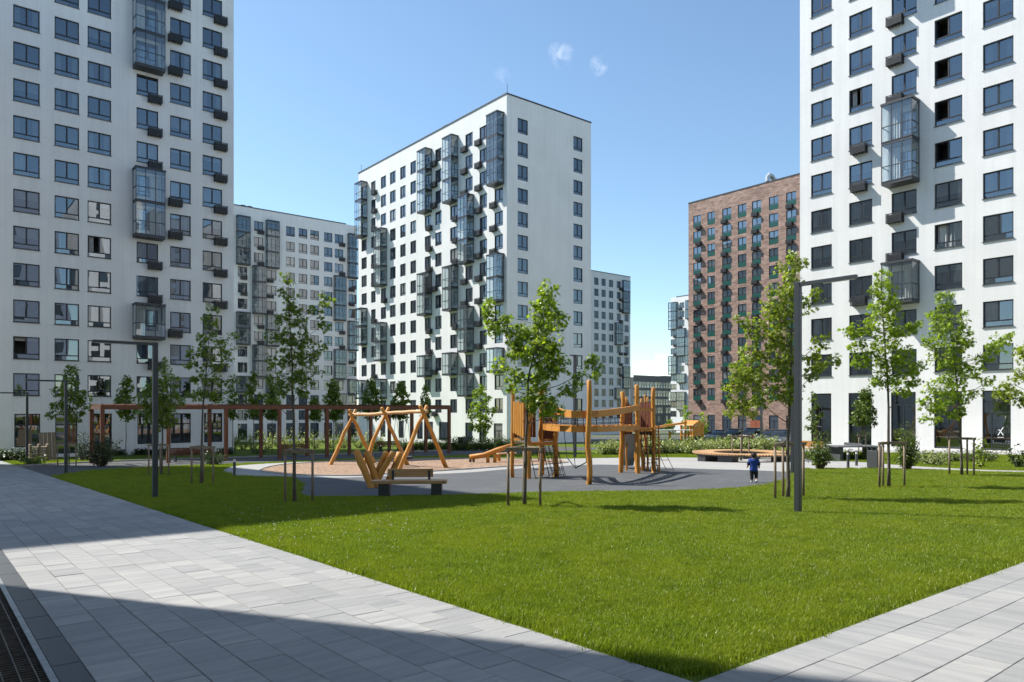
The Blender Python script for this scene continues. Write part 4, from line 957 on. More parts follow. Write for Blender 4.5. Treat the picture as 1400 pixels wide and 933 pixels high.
# shrubs: built once per kind, then copied
def make_shrub(name, label, w, h, mat, size, n, base=(0, 0, 0), group=None, tmpl=OVAL, cover=1.0):
    root = thing(name, label, 'shrub', base, 0, group); tm = MB(); Cs = []; Os = []
    for i in range(n):
        a = random.uniform(0, 6.28); r = w*random.uniform(.1, 1)**.5; z = h*random.uniform(.25, 1)*(1-.35*(r/w)**2); tip = Vector((r*math.cos(a), r*math.sin(a), z))
        tm.tube([(tip.x*.15, tip.y*.15, -.03), tip*.6, tip], [.012, .008, .003], 4, False)
        k = int(9*cover); off = rng.normal(0, 1, (k, 3)); off /= np.linalg.norm(off, axis=1, keepdims=True); t_ = rng.uniform(.35, 1, (k, 1))
        Cs.append(np.array(tip)*t_ + off*size*1.2); o = off + np.array([math.cos(a), math.sin(a), .3])*.6; Os.append(o/np.linalg.norm(o, axis=1, keepdims=True))
    tm.build('stems', M['bark'], root); C = np.concatenate(Cs); C[:, 2] = np.maximum(C[:, 2], .03)
    V, F = leaves(C, np.concatenate(Os), size*rng.uniform(.6, 1.15, len(C)), tmpl); obj('leaves', fast_mesh('leaves', V, F, mat), root, kind='stuff'); return root
ORD = 'leftmost second third fourth fifth sixth seventh eighth ninth tenth eleventh twelfth thirteenth fourteenth fifteenth sixteenth seventeenth'.split()
def row(first, pts, what, sc=(.85, 1.2)):
    for i, (x, y) in enumerate(pts):
        label = ('leftmost of the ' if i == 0 else 'rightmost of the ' if i == len(pts)-1 else ORD[i]+' from the left of the ') + what
        loc = (x, y, zg(x, y))
        if i == 0: first.location = loc; first['label'] = label
        else: dup(first, loc, random.uniform(0, 6.28), label, random.uniform(*sc))
def along_px(pxs, Y): return [((p-700)/1000*Y, Y+random.uniform(-.8, .8)) for p in pxs]
s1 = make_shrub('variegated_shrub', '', .95, 1.35, M['variegated'], .085, 70, group='variegated hedge behind the round bench', cover=1.3)
row(s1, along_px([828+i*13.2 for i in range(18)], 51), 'cream and green shrubs in the hedge behind the plaza')
s1b = make_shrub('variegated_shrub', '', .95, 1.35, M['shrub'], .085, 60, group='green hedge behind the variegated one', cover=1.3)
row(s1b, along_px([835+i*15 for i in range(15)], 54), 'plain green shrubs behind the cream hedge')
s2 = make_shrub('low_shrub', '', .9, 1.35, M['shrub'], .09, 55, group='low hedge under the sunlit block', cover=1.2)
row(s2, along_px([556+i*10.5 for i in range(15)], 66), 'low shrubs at the foot of the sunlit block')
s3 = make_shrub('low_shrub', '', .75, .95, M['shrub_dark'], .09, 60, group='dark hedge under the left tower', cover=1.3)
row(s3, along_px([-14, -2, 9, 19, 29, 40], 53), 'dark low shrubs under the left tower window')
s4 = make_shrub('flowering_shrub', '', 1.2, 2.4, M['variegated'], .10, 45, group='sunlit shrubs beyond the pergola')
row(s4, along_px([322, 334, 346, 362, 380, 396, 414, 432, 452, 470, 492, 512], 78), 'sunlit yellow green shrubs beyond the pergola posts')
s5 = make_shrub('ground_plant', '', .55, .55, M['shrub'], .07, 40, group='low planting along the far plaza path')
row(s5, along_px([1112, 1124, 1136, 1148, 1160, 1172, 1182], 40) + along_px([1262, 1274, 1286, 1306, 1342, 1354], 37), 'low plants in the bed before the right tower')
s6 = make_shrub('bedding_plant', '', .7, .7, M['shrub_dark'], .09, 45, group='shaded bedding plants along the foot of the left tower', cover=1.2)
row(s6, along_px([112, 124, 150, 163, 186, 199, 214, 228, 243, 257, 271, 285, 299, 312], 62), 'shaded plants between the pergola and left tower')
def at_ground(px, py): x, y = gp(px, py); return Vector((x, y, zg(x, y)))
def lone(label, px, py, w, h, mat, size, n, name='shrub', cover=1.0): return make_shrub(name, label, w, h, mat, size, n, at_ground(px, py), cover=cover)
lone('upright leafy shrub on the lawn just right of the grey lamp post', 1121, 642, .55, 2.0, M['shrub'], .075, 95)
lone('tall upright shrub on the lawn behind the three stake maple', 1240, 643, .55, 2.3, M['shrub'], .08, 100)
lone('loose grey green shrub behind the leaning maple stakes', 1278, 636, .9, .9, M['variegated'], .06, 60)
lone('fine grey green shrub left of the X sign door', 1338, 632, 1.0, .9, M['shrub'], .06, 70)
lone('thin sapling shrub by the X sign door', 1340, 640, .35, 1.7, M['maple_pale'], .09, 16)
lone('spindly bush beside the door at the right edge', 1393, 640, .6, 1.4, M['shrub_dark'], .08, 26)
lone('dark wide bush around the left end post of the pergola', 139, 638, 1.0, 2.3, M['shrub_dark'], .10, 80)
lone('spiky dark bush left of the pergola end post', 113, 630, .55, 2.5, M['shrub_dark'], .09, 34)
lone('yellowish low shrub by the far left lamp post', 46, 636, .9, .75, M['shrub'], .09, 45)
lone('ragged tuft of tall grass plants left of the pale plaza tip', 292, 636, .8, 1.0, M['shrub_dark'], .07, 60)
lone('low planting at the foot of the pergola bench', 355, 620, 1.0, .7, M['shrub'], .09, 40)
lone('green bush behind the middle swing legs', 516, 614, 1.3, 1.3, M['shrub'], .11, 60)

# ---------------------------------------------------------------- street furniture
M['lamp'] = plain('anthracite_paint', (.045, .053, .062), .42, .3, .08)
M['lens'] = plain('lamp_lens', (.7, .7, .68), .3)
def gpt(px, py): x, y = gp(px, py); return Vector((x, y, zg(x, y)))
def lamp(label, base, h, arm_dir, arm_len, wd=.17, two=False, group='grey lamp posts'):
    r = thing('lamp_post', label, 'lamp post', base, 0, group); an = math.atan2(arm_dir[1], arm_dir[0])
    def sub(m, nm, mat): o = m.build(nm, mat, r); o.rotation_euler = (0, 0, an); return o
    bevel(sub(MB().box(-wd/2, wd/2, -wd/2, wd/2, -.05, h), 'pole', M['lamp']), .006, 1)
    sub(MB().box(-wd*.7, wd*.7, -wd*.7, wd*.7, .0, .025), 'base_plate', M['lamp'])
    sub(MB().box(-wd/2-.006, -wd/2-.001, -.05, .05, .5, .95), 'service_door', M['lamp'])
    for sgn in ((1, -1) if two else (1,)):
        a = sub(MB().box(min(sgn*wd/2, sgn*arm_len), max(sgn*wd/2, sgn*arm_len), -.05, .05, h-.085, h-.01), 'arm', M['lamp'])
        x0, x1 = sorted((sgn*arm_len*.45, sgn*arm_len*.97)); MB().box(x0, x1, -.04, .04, h-.096, h-.087).build('lens', M['lens'], a)
    return r
lamp('tall grey lamp post with one arm standing in the lawn at the right', at_ground(1091, 703), 5.02, (-Bx, -By), 1.28, .122)
lamp('grey lamp post hidden right behind the big right lamp post', at_ground(1083.5, 648), 4.6, (-Bx, -By), .9, .12)
lamp('dark lamp post in shade beside the paved path, its arm over the path', at_ground(212, 682), 4.53, (-Ax, -Ay), 1.6, .135)
lamp('dark lamp post before the left tower door', at_ground(90, 647), 4.5, (-Ax, -Ay), 1.6, .135)
lamp('dark lamp post farthest down the path by the left tower window', at_ground(37, 635.5), 4.5, (-Ax, -Ay), 1.6, .135)
lamp('grey double headed lamp post behind the climbing tower', at_ground(786, 626), 6.6, (Ax, Ay), .42, .16, True)
lamp('slim lamp post behind the round bench', at_ground(1041, 611), 4.4, (-Ax, -Ay), 1.2, .17)
lamp('thin dark lamp post behind the left end of the pergola', at_ground(171, 622), 4.3, (-Ax, -Ay), 1.0, .13)
M['grey_plastic'] = plain('dark_grey_paint', (.07, .075, .08), .5)
def bollard(label, px, py, h=.75):
    b = at_ground(px, py); r = thing('bollard_light', label, 'bollard light', b, 0, 'short bollard lights')
    MB().tube([(0, 0, 0), (0, 0, h*.78)], .06, 10).build('post', M['grey_plastic'], r); MB().tube([(0, 0, h*.781), (0, 0, h*.94)], .05, 10).build('lens', M['lens'], r); MB().tube([(0, 0, h*.941), (0, 0, h)], .065, 10).build('cap', M['grey_plastic'], r)
bollard('short bollard light at the pale tip of the plaza path', 320.5, 651, .78); bollard('short bollard light on the plaza edge right of the grey lamp post', 1159.5, 640, .75); bollard('short bollard light behind the trash bin', 1171, 637, .7)
b = at_ground(1195.5, 640.5); r = thing('trash_bin', 'dark grey square trash bin on the plaza path at the right', 'trash bin', b, TH)
bevel(MB().box(-.23, .23, -.23, .23, .04, .78).build('body', M['grey_plastic'], r), .015, 2); MB().box(-.25, .25, -.25, .25, .93, .97).build('lid', M['grey_plastic'], r)
lp = MB(); [lp.box(sx*.21-.02, sx*.21+.02, sy*.21-.02, sy*.21+.02, .78, .93) for sx in (-1, 1) for sy in (-1, 1)]; lp.build('lid_post', M['grey_plastic'], r, kind='stuff'); MB().box(-.2, .2, -.2, .2, 0, .04).build('base', M['cap'], r)
b = at_ground(633, 616); r = thing('trash_bin', 'black trash bin at the right end of the pergola', 'trash bin', b, TH)
bevel(MB().box(-.32, .32, -.32, .32, .05, 1.15).build('body', M['grey_plastic'], r), .02, 2); MB().box(-.35, .35, -.35, .35, 1.151, 1.2).build('lid', M['grey_plastic'], r); MB().box(-.28, .28, -.28, .28, 0, .05).build('base', M['cap'], r)
# ping-pong table
b = at_ground(1166, 629); r = thing('table_tennis_table', 'outdoor table tennis table with a dark top before the right tower', 'table', b, R(8))
bevel(MB().box(-1.37, 1.37, -.76, .76, .72, .78).build('table_top', plain('table_top', (.10, .105, .115), .4), r), .008, 1); MB().box(-.012, .012, -.8, .8, .785, .93).build('net', M['steel'], r)
for sx in (-1, 1): MB().box(sx*1.0-.09, sx*1.0+.09, -.55, .55, 0, .72).build('leg', M['grey_plastic'], r)

# --- wood
def wood(name, c1, c2, c3, rough=.6, ax='z'):
    t = NT(name); p = t.obj_co(); sc_ = {'z': (7, 7, .6), 'x': (.6, 7, 7), 'y': (7, .6, 7)}[ax]
    n = t.noise(2.2, 5, .62, t.scaled(p, *sc_), .5); n2 = t.noise(1.1, 3, .6, p); r = t.rand_isl()
    c = t.ramp(t.math('ADD', t.math('MULTIPLY', n, .8), t.math('MULTIPLY', r, .2)), [(.25, c1), (.5, c2), (.75, c3)])
    kn = t.new('ShaderNodeTexVoronoi', Scale=2.3); t.l.new(t.scaled(p, 1, 1, .55), kn.inputs['Vector']); c = t.mix(t.mapr(kn.outputs['Distance'], .05, .14, .75, 0), c, tuple(q*.4 for q in c1))
    ck = t.noise(3.5, 4, .7, t.scaled(p, *[q*1.6 for q in sc_]), .2); c = t.mix(t.mapr(ck, .60, .68, 0, .7), c, tuple(q*.35 for q in c1)); gy = t.noise(.8, 3, .6, p); c = t.mix(t.mapr(gy, .56, .78, 0, .25), c, (.36, .25, .14))
    t.P(Base__Color=c, Roughness=rough); t.bump(n, .35, .008); return t.m
M['robinia'] = wood('orange_oiled_log', (.32, .125, .016), (.52, .22, .026), (.64, .31, .052))
M['robinia_x'] = wood('orange_oiled_plank', (.30, .115, .016), (.49, .20, .026), (.61, .285, .052), ax='x')
M['red_wood'] = wood('red_brown_beam', (.085, .026, .011), (.13, .04, .016), (.18, .06, .024))
M['red_wood_x'] = wood('red_brown_board', (.09, .028, .012), (.135, .043, .017), (.18, .06, .024), ax='x')
M['larch_x'] = wood('larch_plank', (.36, .20, .085), (.48, .28, .13), (.58, .36, .18), ax='x')
M['stake'] = wood('grey_brown_stake', (.13, .095, .065), (.22, .165, .115), (.30, .235, .17), .85)
M['rope'] = plain('black_rope', (.03, .03, .033), .8); M['pale_log'] = wood('pale_log', (.36, .20, .08), (.5, .3, .13), (.6, .38, .19), .6, 'x')
def log(m, p, q, r0, r1=None, wob=.02, n=10, k=7):
    p, q = Vector(p), Vector(q); r1 = r1 or r0*.9; pts = []; rr = []
    for i in range(k):
        s = i/(k-1); o = Vector((random.gauss(0, wob), random.gauss(0, wob), random.gauss(0, wob*.4)))*(0 if i in (0,) else 1); pts.append(p.lerp(q, s)+o); rr.append((r0+(r1-r0)*s)*random.uniform(.94, 1.06))
    d = (q-p).normalized(); pts = [pts[0]] + pts + [pts[-1]+d*.03]; rr = [rr[0]] + rr + [rr[-1]*.72]
    pts[0] = pts[0] - d*.002; return m.tube(pts, rr, n)
# tree stakes: three posts with top battens
def stakes(label, posts, Y, top_py, links=((0, 1), (1, 2)), wd=.065):
    pts = []
    for px, dy in posts:
        y = Y+dy; x = (px-700)/1000*y; pts.append(Vector((x, y, zg(x, y))))
    c = sum(pts, Vector())/len(pts); c.z = zg(c.x, c.y); r = thing('tree_stake_frame', label, 'tree stakes', c, 0, 'wooden stake frames round the young trees')
    zt = EYE-(top_py-560)/1000*Y - c.z
    for p in pts:
        q = p-c; l = MB(); l.tube([(q.x, q.y, q.z-.1), (q.x+random.gauss(0, .006), q.y, zt-.045)], [wd/2*1.05, wd/2], 9); l.build('stake', M['stake'], r, True)
    for i, j in links:
        a, b = pts[i]-c, pts[j]-c; a.z = b.z = zt; d = (b-a).normalized()*.07; l = MB(); l.bar(a-d, b+d, .05, .085); a_ = l.build('batten', M['stake'], r)
    return r
stakes('stake frame round the forked maple before the climbing tower', [(694.8, -.15), (738.5, -.25), (716, .95)], 17.9, 614, ((0, 1), (1, 2), (0, 2)))
stakes('stake frame by the base of the big right lamp post', [(1060, -.3), (1071, .35), (1098.5, .45)], 19.0, 608, ((0, 1), (1, 2)))
stakes('stake frame of the maple left of the leaning maple', [(1202.5, -.35), (1207.5, -.05), (1236.5, .15)], 22.2, 606, ((0, 1), (1, 2)))
stakes('stake frame round the leaning maple near the X sign door', [(1298, .3), (1322.5, .1), (1331.5, -.1)], 26.8, 600, ((0, 1), (1, 2)))
stakes('shaded stake frame left of the log bench', [(390, -.2), (403, .95), (427, -.05)], 19.6, 617, ((0, 2), (0, 1), (1, 2)))
stakes('shaded stake frame right of the left lamp post', [(262, 0), (278, .9), (291.5, 0)], 26.6, 612, ((0, 2), (0, 1)))
stakes('shaded stake frame behind the left lamp post', [(203.5, 0), (219, .8), (230.5, 0)], 32.8, 609, ((0, 2), (1, 2)))
stakes('shaded stake frame before the left tower door', [(79, 0), (94.5, .3), (104, 0)], 42.4, 607, ((0, 2), (0, 1)))
stakes('stake frame inside the round slatted bench', [(1001, 0), (1024, 0), (1013, .9)], 40.5, 597, ((0, 1), (1, 2)))
stakes('light stake frame before the right tower beyond the table tennis table', [(1174, 0), (1184, 0)], 44, 596, ((0, 1),))
# soil rings where the stakes stand
for px, py, Rr in ((716, 692, .42), (1077, 684, .5), (1216, 667, .4), (403, 688, .45)):
    b = at_ground(px, py); structure(sheet('tree_pit', [(b.x+Rr*random.uniform(.8, 1.1)*math.cos(i*.42), b.y+Rr*random.uniform(.8, 1.1)*math.sin(i*.42)) for i in range(15)], M['bark_chips'], .02))

# --- pergola along A
pa0, pb0, pb1 = 8.42, 49.0, 52.5; q7 = [-.56, -.47, -.391, -.318, -.253, -.193, -.137, -.086]
pA = [pb0*(u*Ax+Ay)/(u*Bx+By) for u in q7]
ox, oy = ab2xy(sum(pA)/8, (pb0+pb1)/2); pz = zg(ox, oy); pr = thing('pergola', 'long red brown timber pergola between the lawn and the left tower', 'pergola', (ox, oy, pz), TH)
ca, cb = sum(pA)/8, (pb0+pb1)/2; zt = EYE+.36-pz
for bb in (pb0, pb1):
    for i, a in enumerate(pA):
        zz = zab(a, bb)-pz; bevel(MB().box(a-ca-.11, a-ca+.11, bb-cb-.11, bb-cb+.11, zz-.05, zt-.36).build('post', M['red_wood'], pr), .01, 1)
    MB().box(pA[0]-ca-.11, pA[-1]-ca+.11, bb-cb-.08, bb-cb+.08, zt-.36, zt-.1).build('beam', M['red_wood_x'], pr)
for a in pA: MB().box(a-ca-.08, a-ca+.08, pb0-cb+.082, pb1-cb-.082, zt-.355, zt-.12).build('crossbeam', M['red_wood'], pr)
k = int((pA[-1]-pA[0])/.6)
sm = MB().box(-.035, .035, pb0-cb-.1, pb1-cb+.1, zt-.098, zt-.02).mesh('rafter', M['red_wood'])
for i in range(k+1): obj('rafter', sm, pr, (pA[0]-ca+(pA[-1]-pA[0])*i/k, 0, 0))
# benches under and beside the pergola
def bench(label, base, rz, L=1.9, mat='red_wood_x', group='slatted benches near the pergola'):
    r = thing('park_bench', label, 'bench', base, rz, group)
    for i in range(4): MB().box(-L/2, L/2, -.2+i*.115, -.1+i*.115, .42, .46).build('seat_slat', M[mat], r)
    for i in range(3): MB().box(-L/2, L/2, .26+i*.02, .29+i*.02, .52+i*.13, .63+i*.13).build('back_slat', M[mat], r)
    for sx in (-1, 1):
        MB().box(sx*L*.38-.03, sx*L*.38+.03, -.2, .25, 0, .418).bar((sx*L*.38, .305, .3), (sx*L*.38, .345, .9), .05, .04, (0, 1, 0)).build('leg', M['cap'], r)
bench('shaded red slatted bench behind the left lamp post', at_ground(262, 631), TH+math.pi*.0, 2.6); bench('red slatted bench under the pergola behind the tall open maple', at_ground(405, 624), TH, 2.4)
bench('red slatted bench under the pergola behind the swing legs', at_ground(533, 617), TH, 2.4); bench('orange bench before the left corner of the right tower', at_ground(1101, 622), -math.pi/2+TH, 2.2, 'robinia_x')
# pallets leaning at the left tower
r = thing('wooden_pallet', 'stack of wooden pallets by the left tower wall', 'pallet', at_ground(53, 631), TH)
for i in range(5): MB().box(-.6, .6, -.4, .4, i*.24, i*.24+.05).build('deck_board', M['stake'], r); MB().box(-.58, -.45, -.38, .38, i*.24+.052, i*.24+.235).box(-.06, .06, -.38, .38, i*.24+.052, i*.24+.235).box(.45, .58, -.38, .38, i*.24+.052, i*.24+.235).build('block', M['stake'], r, kind='stuff')
r = thing('wooden_board', 'tall wooden board leaning on the left tower wall beside the pallets', 'board', at_ground(65, 629), TH)
for i in range(4): MB().bar((-.4+i*.26, -.5, 0), (-.4+i*.26, .1, 2.0), .24, .03, (0, 1, 0)).build('plank', M['stake'], r)

# --- bench with back plank in the foreground
b = at_ground(560, 679); r = thing('timber_bench', 'thick plank bench on two dark blocks in front of the swing', 'bench', b, R(1.5))
s = .0212
bevel(MB().box(-1.07, 1.07, -.24, .24, .38, .47).build('seat', M['larch_x'], r), .012, 2)
for x in (-.72, .78): bevel(MB().box(x-.15, x+.15, -.2, .2, -.02, .379).build('leg', M['cap'], r), .006, 1)
bevel(MB().box(-.66, .66, .17, .23, .54, .78).build('backrest', M['larch_x'], r), .01, 2)
for x in (-.5, .55): MB().box(x-.035, x+.035, .15, .168, .40, .74).build('bracket', M['cap'], r)
b = at_ground(510, 667); r = thing('log_fan', 'fan of leaning peeled logs standing in a V beside the plank bench', 'log sculpture', b, 0)
Yl = b.y
def lp3(px, py, dy=0): v = at(px, py, Yl+dy)-b; return v
for (p0, p1, dy, rr) in (((506, 662), (487, 617), -.15, .128), ((516, 661), (501, 619), .12, .128), ((512, 655), (528, 619), .35, .10), ((516, 656), (537, 619), .2, .10), ((531, 660), (547, 620), .45, .12)):
    p, q = lp3(*p0, dy), lp3(*p1, dy+.25); d = (p-q); p = p + d.normalized()*max(0, (p.z+.02)/max(.2, -d.normalized().z)) if p.z > 0 else p
    m = MB(); log(m, p, q, rr, rr*.95, .008); m.build('log', M['robinia'], r, True)

# --- basket swing: three crossed log pairs and a top beam
fr = [((-10.1, 40.6)), ((-7.75, 37.7)), ((-5.4, 34.8))]; c0 = Vector((-6.7, 38.6, zg(-6.7, 38.6))); r = thing('log_swing', 'orange log swing frame with three crossed leg pairs over the bark pit', 'swing', c0, 0)
cr = []
for (x, y) in fr:
    g1 = Vector((x, y, zg(x, y))); g2 = Vector((x+Ax*2.75, y+Ay*2.75, 0)); g2.z = zg(g2.x, g2.y); mid = (g1+g2)/2; crs = Vector((mid.x, mid.y, mid.z+2.62)); cr.append(crs)
    for i, g in enumerate((g1, g2)):
        d = (crs-g); sh = Vector((-Bx, -By, 0))*(.1 if i else -.1); m = MB(); log(m, g-c0-Vector((0, 0, .05)), g+d*1.17-c0+sh, .115, .085, .025, 10, 8); m.build('leg', M['robinia'], r, True)
e = (cr[2]-cr[0]).normalized(); m = MB(); log(m, cr[0]-e*.35+Vector((0, 0, .17))-c0, cr[2]+e*.35+Vector((0, 0, .17))-c0, .095, .085, .03, 10, 12); m.build('top_beam', M['pale_log'], r, True)
def swing_seat(f, kind):
    i = 0 if f < 1 else 1; p = cr[0].lerp(cr[2], f/2) + Vector((0, 0, .1)); z = zg(p.x, p.y)+.5
    if kind == 'basket':
        sr = MB(); ring = [Vector((p.x+.55*math.cos(a), p.y+.55*math.sin(a), z))-c0 for a in [k*math.pi/10 for k in range(21)]]; sr.tube(ring, .06, 8, False); so_ = sr.build('basket_seat', M['rope'], r, True)
        nt = MB()
        for k in range(-4, 5):
            h = math.sqrt(max(.01, .5**2-(k*.11)**2)); nt.tube([Vector((p.x+k*.11, p.y-h, z-.01))-c0, Vector((p.x+k*.11, p.y, z-.1))-c0, Vector((p.x+k*.11, p.y+h, z-.01))-c0], .012, 4); nt.tube([Vector((p.x-h, p.y+k*.11, z-.01))-c0, Vector((p.x, p.y+k*.11, z-.1))-c0, Vector((p.x+h, p.y+k*.11, z-.01))-c0], .012, 4)
        nt.build('net', M['rope'], so_, kind='stuff'); sp = .5
    else:
        so_ = MB().box(-.25, .25, -.1, .1, 0, .04, Matrix.Translation(Vector((p.x, p.y, z))-c0) @ Matrix.Rotation(math.atan2(e.y, e.x), 4, 'Z')).build('seat', M['rope'], r); sp = .25
    for sg in (-1, 1):
        for s2 in ((-1, 1) if kind == 'basket' else (0,)):
            a = p+e*sp*sg*1.1-c0; b_ = Vector((p.x, p.y, z))+e*sp*sg+Vector((Ax, Ay, 0))*.3*s2-c0; MB().tube([a, b_], .012, 5).build('chain', M['steel'], r)
swing_seat(1.45, 'basket'); swing_seat(.55, 'flat')

# --- climbing structure
P2 = Vector((.62, 27.75, 0)); Bv, Av = Vector((Bx, By, 0)), Vector((Ax, Ay, 0))
P1 = P2+Bv*.95; P4 = P2+Av*1.42; P3 = P1+Av*1.42; Q2 = Vector((5.2, 30.1, 0)); Q1 = Q2+Bv*.98; Q3 = Q2+Av*.98; Q4 = Q1+Av*.98; N1 = Vector((2.58, 24.6, 0))
for v in (P1, P2, P3, P4, Q1, Q2, Q3, Q4, N1): v.z = zg(v.x, v.y)
c0 = Vector((3, 28.5, zg(3, 28.5))); r = thing('climbing_frame', 'orange log climbing frame with two plank towers joined by a hanging bridge', 'climbing frame', c0, 0)
def up(v, h): return Vector((v.x, v.y, v.z+h))
def post(v, h, rr=.125, lean=(0, 0)): m = MB(); log(m, v-c0-Vector((0, 0, .05)), up(v, h)+Vector((*lean, 0))-c0, rr, rr*.88, .022, 12, 9); m.build('post', M['robinia'], r, True)
post(P1, 3.62, .078); post(P2, 3.0, .095, (.05, 0)); post(P3, 3.45, .08); post(P4, 2.82, .108, (-.03, 0)); post(N1, 3.5, .094, (.03, 0))
post(Q1, 3.4, .108, (.12, 0)); post(Q2, 3.62, .098, (-.08, 0)); post(Q3, 3.55, .095, (-.04, 0)); post(Q4, 2.9, .075)
post(P3+Av*.35+Bv*.25, 3.5, .08)
def bow(v, h0, w, h1, u, wd, ht, nm, mat, k=8, sag=.1):
    pts = [up(v, h0)]
    A_, B_, C_ = up(v, h0), up(w, h1[0]), up(u, h1[1]); m = MB(); pts = []
    for i in range(k+1):
        s = i/k; p = A_*(1-s)**2 + (B_*2-A_*.5-C_*.5)*2*s*(1-s) + C_*s*s; pts.append(p-c0)
    for p, q in zip(pts, pts[1:]): m.bar(p, q+(q-p)*.03, wd, ht)
    o = m.build(nm, mat, r); return pts
for px_, y_, t_ in ((856.5, 32.2, 544), (877.5, 31.9, 546), (881, 32.3, 541), (885, 32.0, 544)):
    v_ = Vector(((px_-700)/1000*y_, y_, 0)); v_.z = zg(v_.x, v_.y); post(v_, EYE-(t_-560)/1000*y_-v_.z, .05)
ub = bow(P4, 2.68, N1+Bv*.25, (2.36, 2.72), Q2, .09, .24, 'upper_beam', M['robinia_x'])
lb = bow(P4, 1.95, N1+Bv*.25, (1.86, 1.9), Q2, .10, .2, 'lower_beam', M['robinia_x'])
P4b, Q1b, N1b = P4+Bv*.75, Q1, N1+Bv*.95+Av*.1
lb2 = bow(P4b, 1.95, N1b, (1.86, 1.9), Q1b, .10, .2, 'lower_beam', M['robinia_x']); ub2 = bow(P4b, 2.6, N1b, (2.45, 2.62), Q1b, .06, .08, 'handrail', M['rope'])
for i in range(0, len(lb)-1):
    for s in (.15, .5, .85):
        p, q = lb[i].lerp(lb[i+1], s), lb2[i].lerp(lb2[i+1], s); MB().bar(p+Vector((0, 0, .12)), q+Vector((0, 0, .12)), .14, .035).build('bridge_slat', M['robinia_x'], r)
rp = MB()
for i in range(0, len(ub)-1):
    for s in (0, .5):
        rp.tube([ub[i].lerp(ub[i+1], s), lb[i].lerp(lb[i+1], s)], .011, 5); rp.tube([ub2[i].lerp(ub2[i+1], s), lb2[i].lerp(lb2[i+1], s)], .011, 5)
for h in (.33, .6):
    for u_, l_ in ((ub, lb), (ub2, lb2)): rp.tube([l_[i].lerp(u_[i], h) for i in range(len(u_))], .011, 5, False)
rp.build('side_net', M['rope'], r, kind='stuff')
# plank panels of the two towers
def panel(v, w, h0, h1, n, nm='panel_plank', mat='robinia', out=.12, drop=0):
    d = (w-v); L = d.length; d.normalize(); d = Vector((d.x, d.y, 0)).normalized(); o = Vector((d.y, -d.x, 0))*out
    for i in range(n):
        s = .14+(L-.28)*(i+.5)/n; p = v+d*s+o; p.z = v.z; M_ = MB(); M_.bar(up(p, h0-drop*(1-i/n))-c0, up(p, h1+random.uniform(-.06, .06))-c0, (L-.28)/n*.84, .03, (o.x, o.y, 0) if out else (0, 1, 0)); M_.build(nm, M[mat], r)
panel(P1, P2, 1.55, 2.95, 5, out=.10, drop=-.2); panel(P3, P4, 1.5, 2.95, 4, mat='red_wood', out=-.05); panel(P1, P3, 1.55, 2.9, 6, mat='red_wood', out=-.1)
for v, w, h in ((P1, P2, 2.62), (P1, P2, 1.5), (P2, P4, 1.3), (P3, P4, 1.45)):
    m = MB(); m.bar(up(v, h)-c0, up(w, h)-c0, .07, .1); m.build('rail', M['robinia_x'], r)
m = MB(); q = [up(v, 1.36)-c0 for v in (P1, P2, P4, P3)]
for a, b_ in zip(q, [v-Vector((0, 0, .06)) for v in q]): pass
for i in range(7):
    s = (i+.5)/7; MB().bar(q[0].lerp(q[3], s), q[1].lerp(q[2], s), .18, .04).build('deck_board', M['robinia_x'], r)
panel(Q4, Q3, 1.6, 3.0, 4, mat='red_wood', out=-.05); panel(Q1, Q4, 1.6, 2.9, 4, mat='red_wood', out=-.1)
for v, w, h in ((Q2, Q3, 1.85), (Q1, Q2, 1.8), (Q3, Q4, 1.8), (Q2, Q3, 2.65)):
    m = MB(); m.bar(up(v, h)-c0, up(w, h)-c0, .07, .11); m.build('rail', M['robinia_x'], r)
for i in range(5):
    s = (i+.5)/5; MB().bar((up(Q1, 1.75)-c0).lerp(up(Q4, 1.75)-c0, s), (up(Q2, 1.75)-c0).lerp(up(Q3, 1.75)-c0, s), .18, .04).build('deck_board', M['robinia_x'], r)
# grey slide chute leaving the back of the second tower
m = MB(); p0, p1 = at(862, 594, 31.4)-c0, at(857, 633, 34.6); p1.z = zg(p1.x, p1.y)+.12; p1 = p1-c0; m.bar(p0, p1, .6, .04)
sd_ = (p1-p0).cross(Vector((0, 0, 1))).normalized()*.3
for sg in (-1, 1): m.bar(p0+sd_*sg+Vector((0, 0, .1)), p1+sd_*sg+Vector((0, 0, .1)), .03, .24)
m.build('slide_chute', plain('grey_steel_sheet', (.42, .43, .42), .45, .2), r)
lx = [Vector(((p_-700)/1000*30.6, 30.6, 0)) for p_ in (894.5, 900.5)]
for v_ in lx: v_.z = zg(v_.x, v_.y); post(v_, 1.95, .04)
for k_ in range(6): MB().tube([up(lx[0], .3+k_*.29)-c0, up(lx[1], .3+k_*.29)-c0], .028, 7).build('rung', M['robinia_x'], r)
